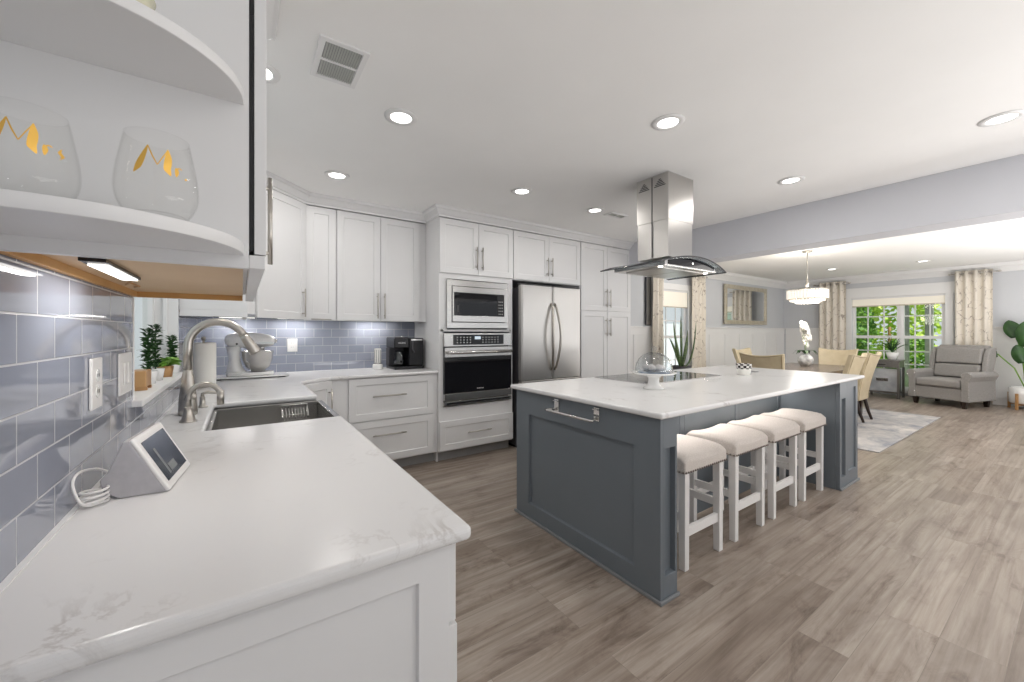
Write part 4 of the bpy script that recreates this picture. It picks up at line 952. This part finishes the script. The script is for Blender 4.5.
def dining_chair():
    """faces +Y, back at -Y"""
    t = thing('dining_chair', 'x', 'chair', (0,0,0), 0, 'cream dining chairs around the table')
    bx(-.24,.24,-.22,.26,.36,.475).build('seat', 'cream', t, bevel=.025, seg=3)
    # back: grid surface closed
    mb = MB(); nu, nv = 12, 10
    def P(i, j, side):
        u = -1+2*i/nu; v = j/nv; w = .225+.055*v**1.3
        zt = .30+(.70-.035*(1-u*u))*v if True else 0
        y = -.225-.17*v**1.4 + .045*u*u*(.3+.7*v)
        return (w*u, y+(-.028 if side else .028), zt)
    for side in (0,1):
        for j in range(nv+1):
            for i in range(nu+1): mb.v.append(P(i,j,side))
    m1 = (nu+1)*(nv+1)
    for j in range(nv):
        for i in range(nu):
            k = j*(nu+1)+i; mb.f += [(k,k+1,k+nu+2,k+nu+1),(m1+k,m1+k+nu+1,m1+k+nu+2,m1+k+1)]; mb.sm += [True]*2
    for i in range(nu):
        mb.f += [(i,m1+i,m1+i+1,i+1)]; k = nv*(nu+1)+i; mb.f += [(k,k+1,m1+k+1,m1+k)]; mb.sm += [False]*2
    for j in range(nv):
        k = j*(nu+1); mb.f += [(k,k+nu+1,m1+k+nu+1,m1+k)]; k += nu; mb.f += [(k,m1+k,m1+k+nu+1,k+nu+1)]; mb.sm += [False]*2
    b = mb.build('backrest', 'cream', t, bevel=.012, seg=3)
    rim = [P(0,j,1) for j in range(nv+1)]+[P(i,nv,1) for i in range(1,nu+1)]+[P(nu,j,1) for j in range(nv-1,-1,-1)]
    q = [(x*.93,y-.003,z-.02 if z > .8 else z) for x,y,z in rim]
    MB().tube(q, .0045, 6).build('piping', 'creampipe', b)
    for x in (-.19,.19):
        MB().tube([(x,.21,.36),(x,.21,.0)], [.024,.016], 8).build('leg', 'darkwood', t)
        MB().tube([(x,-.19,.37),(x*.98,-.22,.25),(x*.98,-.25,.12),(x*.98,-.285,.015),(x*.98,-.285,0)], [.026,.024,.021,.017,.017], 8).build('leg', 'darkwood', t)
    return t
dc = dining_chair()
DC = [(6.80,2.10,0,'cream dining chair on the table side nearest the camera, left one of the pair'),
      (7.46,2.10,0,'cream dining chair whose dark curved legs show on the rug past the island'),
      (6.19,2.53,-PI/2,'cream dining chair at the kitchen end of the table, its broad back toward the island'),
      (8.30,2.50,PI/2,'cream dining chair at the window end, behind and right of the orchid'),
      (7.34,3.15,PI,'cream dining chair on the far table side, peeking out left of another')]
for i,(x,y,r,lab) in enumerate(DC):
    if i == 0: dc.location = (x,y,.0105); dc['label'] = lab
    else: dup(dc, (x,y,.0105), r, lab)
# orchid vase
t = thing('orchid_vase', 'white orchid in a round marbled grey-white vase on the dining table', 'flowers', (7.42,2.56,.7513))
MB().lathe([(.0001,0),(.05,0),(.085,.03),(.105,.08),(.10,.13),(.07,.175),(.045,.19),(.05,.20),(.044,.20),(.04,.19),(.0001,.17)], n=32).build('vase', noisy('marbled_glaze', (.30,.31,.32), (.85,.85,.85), 14, .2, detail=6), t)
mb = MB(); rnd = random.Random(3)
for k in range(7):
    a = k*.9; d_ = V3((math.cos(a),math.sin(a),0)); s_ = V3((-math.sin(a),math.cos(a),0))*.022
    p = [V3((0,0,.18)), V3((0,0,.25))+d_*.06, V3((0,0,.25))+d_*.12, V3((0,0,.19))+d_*.17]
    mb.add([p[0], p[1]-s_, p[1]+s_, p[2]-s_, p[2]+s_, p[3]], [(0,1,2),(1,3,4,2),(3,5,4)])
mb.build('leaves', 'leaf', t, solid=.002)
mb = MB()
stems = [[(0,0,.18),(.01,.02,.35),(-.02,.03,.50),(-.06,.04,.58)],[(0,0,.18),(-.01,-.01,.33),(.02,-.02,.42),(.06,-.04,.46)]]
for s_ in stems: mb.tube(s_, .003, 6)
mb.build('stem', 'leaf2', t)
mb = MB()
def blossom(c, r, rz):
    for k in range(5):
        a = k*2*PI/5+rz; d_ = V3((math.cos(a)*.75,-.25+.2*math.sin(a),math.sin(a))); mb.ell(tuple(V3(c)+d_*r*.55), (r*.5,r*.22,r*.5), 8, 6)
for i in range(11):
    blossom((-.09+.016*i+rnd.uniform(-.03,.03), .02+rnd.uniform(-.05,.05), .66-.020*i+rnd.uniform(-.015,.015)), .075, rnd.uniform(0,6))
for i in range(7): blossom((.02+rnd.uniform(-.05,.05), rnd.uniform(-.05,.05), .44-.02*i+.03), .068, rnd.uniform(0,6))
mb.build('blossoms', 'petal', t)
# chandelier
t = thing('chandelier', 'round crystal drum chandelier hanging over the dining table', 'chandelier', (7.05,2.41,0))
MB().lathe([(.0001,CEIL-.001),(.065,CEIL-.001),(.065,CEIL-.02),(.012,CEIL-.03),(.0001,CEIL-.03)], n=24).build('ceiling_canopy', 'nickel', t)
MB().tube([(0,0,CEIL-.03),(0,0,1.98)], .0065, 8).build('rod', 'nickel', t); MB().tube([(0,0,2.08),(0,0,1.98)], .018, 12).build('hub', 'nickel', t)
MB().lathe([(.252,1.925),(.258,1.925),(.258,1.938),(.252,1.938),(.252,1.925)], n=48).lathe([(.238,1.785),(.244,1.785),(.244,1.798),(.238,1.798),(.238,1.785)], n=48).tube([(-.255,0,1.94),(.255,0,1.94)], .005, 8).tube([(0,-.255,1.94),(0,.255,1.94)], .005, 8).build('frame', 'nickel', t)
mb = MB()
for R_, z0, z1, nn in ((.255,1.80,1.924,40),(.215,1.76,1.90,32),(.15,1.73,1.88,22)):
    for k in range(nn):
        a = 2*PI*k/nn; mb.box(-.016,.016,-.004,.004,z0,z1); mb.xf(Matrix.Translation((R_*math.cos(a),R_*math.sin(a),0)) @ Matrix.Rotation(a+PI/2,4,'Z'), len(mb.v)-8)
q = mb.build('crystals', 'crystal', t, bevel=.003, seg=1); q['kind'] = 'stuff'
l = light_data('chandelier_lamp', 'POINT', 30, col=(1,.94,.85)); l.shadow_soft_size = .2
o = bpy.data.objects.new('lamp', l); C.objects.link(o); o.parent = t; o.location = (0,0,1.69)
l = light_data('chandelier_uplight', 'POINT', 9, col=(1,.93,.80)); l.shadow_soft_size = .12
o = bpy.data.objects.new('lamp', l); C.objects.link(o); o.parent = t; o.location = (.03,0,2.0)
# mirror
t = thing('wall_mirror', 'champagne framed mirror on the dining wall beside the curtain', 'mirror', (8.20,YN-.035,1.46))
mw, mh = 1.86, .83
for a in (bx(0,mw,-.02,.02,0,.085), bx(0,mw,-.02,.02,mh-.085,mh), bx(0,.085,-.02,.02,.085,mh-.085), bx(mw-.085,mw,-.02,.02,.085,mh-.085)): a.build('frame', 'champ', t, bevel=.008)
bx(.0855,mw-.0855,.0,.015,.0855,mh-.0855).build('mirror_glass', 'mirror', t)
t = thing('framed_panel', 'tall narrow dark framed panel on the wall between pantry and curtain', 'picture', (5.67,YN-.02,1.42))
bx(0,.10,-.012,.012,0,.80).build('panel', 'greywood', t, bevel=.003); bx(-.01,0,-.016,.016,-.01,.81).box(.10,.11,-.016,.016,-.01,.81).box(0,.10,-.016,.016,-.01,0).box(0,.10,-.016,.016,.80,.81).build('frame', 'darkgrey', t)
# curtains
def curtain(base, a0, a1, axis, ztop, zbot, label, waves):
    nx_ = waves*10; mb = MB()
    rows = 14
    for j in range(rows+1):
        z = zbot+(ztop-zbot)*j/rows; f = 1+.10*math.sin(j*.5)
        for i in range(nx_+1):
            p = a0+(a1-a0)*i/nx_; o = .032*math.sin(2*PI*waves*i/nx_)*f+.006*math.sin(j*.9+i*.3)
            mb.v.append((p, base+o, z) if axis == 'x' else (base+o, p, z))
    for j in range(rows):
        for i in range(nx_): k = j*(nx_+1)+i; mb.f.append((k,k+1,k+nx_+2,k+nx_+1)); mb.sm.append(True)
    o = thing('curtain', label, 'curtain', (0,0,0), 0, 'printed curtains'); c = mb.build('cloth', 'curtain', o, solid=.003)
    g = MB()
    for i in range(2*waves):
        p = a0+(a1-a0)*(i+.5)/(2*waves)
        ctr = V3((p, base, ztop-.05)) if axis == 'x' else V3((base, p, ztop-.05))
        ring = [ctr+V3((0,.024*math.cos(q),.024*math.sin(q))) if axis == 'x' else ctr+V3((.024*math.cos(q),0,.024*math.sin(q))) for q in [2*PI*k/14 for k in range(15)]]
        g.tube(ring, .0045, 6, caps=False)
    g.build('grommets', 'nickel', o)
CZ = 2.43
curtain(YN-.10,5.76,6.03,'x',CZ-.03,.02,'printed curtain left of the window behind the glass dome',2)
curtain(YN-.10,6.93,7.36,'x',CZ-.03,.02,'printed curtain between the snake plant window and the mirror',3)
curtain(XE-.13,3.03,3.52,'y',CZ-.01,.02,'printed curtain left of the wide window, behind the orchid',4)
curtain(XE-.13,.97,1.42,'y',CZ-.01,.02,'printed curtain right of the wide window, behind the armchair',4)
def rod(p0, p1, label):
    t = thing('curtain_rod', label, 'curtain rod'); a, b = V3(p0), V3(p1); MB().tube([a,b], .009, 10).build('rod', 'nickel', t)
    d = (b-a).normalized(); MB().tube([a-d*.05,a-d*.03,a], [.006,.018,.012], 10).build('finial', 'nickel', t); MB().tube([b,b+d*.03,b+d*.05], [.012,.018,.006], 10).build('finial', 'nickel', t)
    side = V3((0,1,0)) if abs(d.x) > .5 else V3((1,0,0))
    for q in (a+d*.02, b-d*.02): MB().tube([q, q+side*.094 if abs(d.x) > .5 else q+side*.124], .006, 8).build('bracket', 'nickel', t)
rod((5.76,YN-.10,CZ-.08),(7.40,YN-.10,CZ-.08),'metal curtain rod over the back dining window')
rod((XE-.13,2.99,CZ-.06),(XE-.13,3.58,CZ-.06),'short metal curtain rod holding the curtain behind the orchid')
rod((XE-.13,.92,CZ-.06),(XE-.13,1.46,CZ-.06),'short metal curtain rod holding the curtain behind the armchair')
# shades
t = thing('roller_shade', 'cream shade partly lowered over the window behind the snake plant', 'window shade', (0,0,0))
bx(NX0+.004,NX1-.004,YN+.012,YN+.018,1.76,NZ1-.03).build('cloth', 'shade', t); bx(NX0+.004,NX1-.004,YN+.006,YN+.024,1.742,1.7595).build('bottom_rail', 'champ', t); bx(NX0+.004,NX1-.004,YN+.005,YN+.04,NZ1-.0295,NZ1-.001).build('head_rail', 'trim', t)
t = thing('roller_shade', 'cream shade partly lowered over the wide window beside the armchair', 'window shade', (0,0,0))
bx(XE+.012,XE+.018,EY0+.004,EY1-.004,1.86,EZ1-.03).build('cloth', 'shade', t); bx(XE+.006,XE+.024,EY0+.004,EY1-.004,1.835,1.8595).build('bottom_rail', 'champ', t); bx(XE+.005,XE+.04,EY0+.004,EY1-.004,EZ1-.0295,EZ1-.001).build('head_rail', 'trim', t)
# snake plant
t = thing('snake_plant', 'potted snake plant on the floor in front of the back dining window', 'plant', (5.86,3.72,0))
t2 = None
MB().lathe([(.0001,.0),(.13,0),(.15,.30),(.14,.30),(.13,.27),(.0001,.27)], n=28, cz=.45).build('pot', 'darkgrey', t)
MB().box(-.18,.18,-.18,.18,.42,.449).box(-.17,-.14,-.17,-.14,0,.4195).box(.14,.17,-.17,-.14,0,.4195).box(-.17,-.14,.14,.17,0,.4195).box(.14,.17,.14,.17,0,.4195).build('plant_stand', 'darkwood', t)
mb = MB()
def blade(mb, b, tip, w, bulge=.3, bend=(0,0,0), n=10, tw=0):
    b, tip, bend = V3(b), V3(tip), V3(bend); k = len(mb.v); d = tip-b; s = d.cross(V3((math.sin(tw),math.cos(tw),.1))).normalized(); nn = s.cross(d).normalized()
    for i in range(n+1):
        u = i/n; p = b+d*u+bend*(u*(1-u)*4); ww = w*(math.sin(PI*min(1,(u*.86+.14)))**.6 if u < 1 else .02)
        mb.v += [tuple(p-s*ww), tuple(p-nn*ww*bulge), tuple(p+s*ww)]
    for i in range(n):
        q = k+3*i; mb.f += [(q,q+1,q+4,q+3),(q+1,q+2,q+5,q+4)]; mb.sm += [True]*2
Zb = .72
for tipx, tipy, tz, w, bd in ((-.02,0,1.56,.032,(0,0,0)),(-.22,0,1.45,.026,(-.03,0,.05)),(.28,-.08,1.47,.026,(.06,0,-.16)),(.16,0,1.33,.030,(.05,0,0)),(-.12,.02,1.18,.028,(0,0,0)),(.22,.05,1.18,.03,(0,0,0)),(.07,-.06,1.28,.03,(0,0,0)),(-.05,.08,1.1,.03,(0,0,0)),(-.30,.02,1.2,.025,(0,0,.05))):
    blade(mb, (tipx*.12,tipy*.2,Zb), (tipx,tipy,tz), w, bend=bd)
mb.build('leaves', noisy('snake_leaf', (.03,.065,.022), (.11,.17,.055), 14, .4, (1,1,4)), t, solid=.003)
# side table
t = thing('side_table', 'grey mirrored side table with drawer beside the armchair', 'table', (10.62,2.32,0))
bx(-.20,.20,-.27,.27,.715,.745).build('top', 'greywood', t, bevel=.003)
dr = bx(-.19,.18,-.25,.25,.60,.714).build('drawer_case', 'greywood', t); df = bx(-.196,-.1905,-.21,.21,.615,.70).build('drawer', 'greywood', t, bevel=.001)
MB().tube([(-.215,-.06,.657),(-.215,.06,.657)], .006, 8).tube([(-.215,-.05,.657),(-.197,-.05,.657)], .004, 6).tube([(-.215,.05,.657),(-.197,.05,.657)], .004, 6).build('handle', 'black', df)
for a in (-.18,.18):
    for b in (-.24,.24): bx(a-.018,a+.018,b-.018,b+.018,0,.5995).build('leg', 'greywood', t)
bx(-.18,.18,-.24,.24,.10,.125).build('shelf', 'greywood', t)
bx(-.155,.16,-.215,.215,.128,.575).build('glass_box', noisy('silver_box', (.40,.43,.46), (.65,.68,.72), 4, .15, metal=.3), t, bevel=.004)
bx(-.172,-.1555,-.09,.09,.33,.39).build('box_handle', 'chrome', t, bevel=.004)
# plant on side table
t = thing('table_plant', 'green strappy plant in a white pot on the side table', 'plant', (10.60,2.20,.7455))
MB().lathe([(.0001,0),(.06,0),(.10,.15),(.092,.15),(.0001,.13)], n=24).build('pot', 'ceramic', t)
mb = MB(); rnd = random.Random(8)
for k in range(26):
    a = rnd.uniform(0,2*PI); l_ = rnd.uniform(.12,.26); blade(mb, (0,0,.14), (l_*math.cos(a),l_*math.sin(a),.14+rnd.uniform(.12,.34)), .015, bend=(0,0,.05), n=6)
mb.build('leaves', 'leaf', t, solid=.0015)
# armchair (faces +Y locally)
t = thing('armchair', 'grey upholstered wingback armchair with rolled arms and dark feet', 'armchair', (10.42,1.40,0), math.atan2(.94,.34)*1.0+.0)
t.rotation_euler = (0,0,PI/2-.30)
bx(-.34,.34,-.34,.36,.12,.33).build('base', 'greyfab', t, bevel=.02, seg=3)
mb = bx(-.295,.295,-.25,.40,.335,.475).build('seat_cushion', 'greyfab', t, bevel=.045, seg=4)
for s in (-1,1):
    # rolled arm: profile in XZ extruded along Y
    pr_ = [(s*.30,.12),(s*.30,.50)]+[(s*(.365+.072*math.cos(a)), .555+.065*math.sin(a)) for a in [PI*(1.12-k/10*1.32) for k in range(11)]]+[(s*.40,.46),(s*.405,.12)]
    q = MB().prism(pr_, -.38, .38, 'y').build('arm', 'greyfab', t, bevel=.012, seg=2)
    nb = MB()
    pf = [(s*.315,.16),(s*.315,.50)]+[(s*(.365+.058*math.cos(a)), .555+.052*math.sin(a)) for a in [PI*(1.12-k/10*1.3) for k in range(11)]]+[(s*.392,.46),(s*.395,.16)]
    for (x0,z0),(x1,z1) in zip(pf, pf[1:]):
        m_ = max(1,int(math.hypot(x1-x0,z1-z0)/.022))
        for k in range(m_): nb.ell((x0+(x1-x0)*k/m_,.382,z0+(z1-z0)*k/m_), (.006,.004,.006), 8, 5)
    nb.build('nailhead_trim', M['chrome'], q)
    wg = MB().prism([(-.36,.56),(-.14,.56),(-.17,.70),(-.22,.92),(-.30,1.02),(-.46,1.03),(-.44,.80)], s*.345-.035, s*.345+.035, 'x').build('wing', 'greyfab', t, bevel=.02, seg=3)
mb = MB().prism([(-.36,.30),(-.22,.30),(-.33,1.035),(-.36,1.06),(-.43,1.06),(-.47,1.02)], -.32, .32, 'x').build('backrest', 'greyfab', t, bevel=.03, seg=3)
MB().prism([(-.21,.47),(-.12,.50),(-.16,.72),(-.255,.73)], -.30, .30, 'x').build('lumbar_cushion', 'greyfab', t, bevel=.03, seg=4)
MB().prism([(-.26,.735),(-.165,.74),(-.21,1.0),(-.315,1.03)], -.30, .30, 'x').build('head_cushion', 'greyfab', t, bevel=.03, seg=4)
for a in (-.32,.32):
    for b in (-.30,.32): MB().add([(a-.022,b-.022,0),(a+.022,b-.022,0),(a+.022,b+.022,0),(a-.022,b+.022,0),(a-.035,b-.035,.12),(a+.035,b-.035,.12),(a+.035,b+.035,.12),(a-.035,b+.035,.12)], [(0,3,2,1),(4,5,6,7),(0,1,5,4),(1,2,6,5),(2,3,7,6),(3,0,4,7)]).build('leg', 'darkwood', t)
# big leaf plant
t = thing('potted_fig', 'broad-leaved plant in a white pot on a wooden stand at the right edge', 'plant', (10.80,.60,0))
MB().lathe([(.0001,.10),(.17,.10),(.185,.12),(.185,.36),(.175,.37),(.165,.37),(.165,.33),(.0001,.33)], n=36).build('pot', 'ceramic', t)
mb = MB()
for k in range(4):
    a = PI/4+k*PI/2; mb.box(-.014,.014,.188,.215,0,.27); mb.xf(Matrix.Rotation(a+.35,4,'Z'), len(mb.v)-8)
mb.box(-.20,.20,-.012,.012,.07,.097); mb.xf(Matrix.Rotation(PI/4+.35,4,'Z'), len(mb.v)-8); mb.box(-.012,.012,-.20,.20,.07,.097); mb.xf(Matrix.Rotation(PI/4+.35,4,'Z'), len(mb.v)-8)
mb.build('plant_stand', 'wood', t)
sm = MB(); lf = MB()
for (tx,ty,tz, lx_,ly_,lz, w) in ((-.05,.30,.92, .0,.26,-.03,.085),(-.02,-.02,1.05, -.02,.04,.42,.12),(-.05,.02,.78, -.02,.08,.30,.10),(.05,-.22,1.15, .02,-.16,.30,.12),(0,-.3,.8,0,-.25,.12,.1),(.1,.1,1.2, .1,.1,.3,.11)):
    sm.tube([(0,0,.33),(tx*.4,ty*.4,.33+(tz-.33)*.6),(tx,ty,tz)], .009, 8); blade(lf, (tx,ty,tz), (tx+lx_,ty+ly_,tz+lz), w, .15, n=12, tw=1.2)
sm.build('stem', 'leaf2', t); lf.build('leaves', 'leaf', t, solid=.002)

# ------------------------------------------------------------------ garden outside
tag(bx(XE+.3,XE+8.5,-9,4.6,-.30,-.12).build('lawn', 'grass'), 'green lawn outside the wide dining window', 'lawn')
def bush(x, y, z, rx, ry, rz, n, mat, label, seed, ls=.10):
    rnd = random.Random(seed); mb = MB()
    for i in range(n):
        a = rnd.uniform(0,2*PI); c = rnd.uniform(-1,1); r = rnd.uniform(.55,1)**.5; s = math.sqrt(1-c*c)
        p = V3((rx*r*s*math.cos(a), ry*r*s*math.sin(a), rz*(r*c+1)+.2))
        d = V3((rnd.uniform(-1,1),rnd.uniform(-1,1),rnd.uniform(-.8,.5))).normalized()*ls*rnd.uniform(.6,1.3); s_ = d.cross(V3((rnd.uniform(-1,1),rnd.uniform(-1,1),rnd.uniform(-1,1)))).normalized()*ls*.35
        mb.add([p, p+d*.5-s_, p+d, p+d*.5+s_], [(0,1,2,3)])
    t = thing('garden_shrub', label, 'shrub', (x,y,z), 0, 'shrubs outside the wide window')
    mb.build('foliage', mat, t); MB().tube([(0,0,.002),(0,0,rz*1.2)], [.06,.03], 8).build('trunk', 'wood', t)
bush(13.4,3.9,-.12,.75,.75,1.35,2300,'leafout2','dark leafy shrub outside at the left side of the wide window',1,.14)
bush(15.6,3.3,-.12,1.2,1.0,1.6,2600,'leafout','bright yellow-green shrub outside the middle of the wide window',2,.16)
bush(17.0,6.2,-.12,1.5,1.2,2.2,2600,'leafout','tall bright tree-like shrub outside, farthest to the left',3,.22)
bush(13.6,2.5,-.12,.5,.5,.55,1300,'leafout2','low shrub outside behind the armchair side of the window',4,.09)
bush(13.2,1.45,-.12,.42,.42,.42,1100,'leafout','low bright shrub outside behind the armchair',5,.07)
t = thing('white_fence', 'white board fence outside the window behind the snake plant', 'fence', (10.5,8.0,-.12))
bx(-5.5,5.5,.05,.09,.9,.98).build('rail', 'stripe', t)
for k in range(44): bx(-5.5+k*.25,-5.26+k*.25,0,.03,0,1.7).build('board', 'stripe', t)
tag(bx(4.5,19.6,4.7,7.9,-.30,-.12).build('patio', 'stripe'), 'pale concrete patio outside the window behind the snake plant', 'patio')
t = thing('porch_post', 'grey square porch post outside the wide window', 'post', (12.4,2.36,-.12), 0, 'porch posts')
bx(-.06,.06,-.06,.06,0,2.9).build('shaft', 'post', t); bx(-.08,.08,-.08,.08,0,.15).build('base', 'post', t)
t = thing('porch_post', 'second grey porch post outside, nearer the armchair side of the window', 'post', (12.4,1.98,-.12), 0, 'porch posts')
bx(-.06,.06,-.06,.06,0,2.9).build('shaft', 'post', t); bx(-.08,.08,-.08,.08,0,.15).build('base', 'post', t)
t = thing('neighbour_wall', 'pale sided house wall outside the right part of the window', 'house', (19.8,-1.9,-.12))
mb = MB().box(0,.3,-3,4.4,0,4.2); mb.build('wall', 'stripe', t)
mb = MB()
for k in range(18): mb.box(-.02,0,-3,4.4,.05+k*.22,.05+k*.22+.02)
mb.build('siding_line', 'grout', t)
for y in (.9,3.0): bx(-.05,-.021,y-.4,y+.4,1.2,2.4).build('window', 'darkgrey', t)
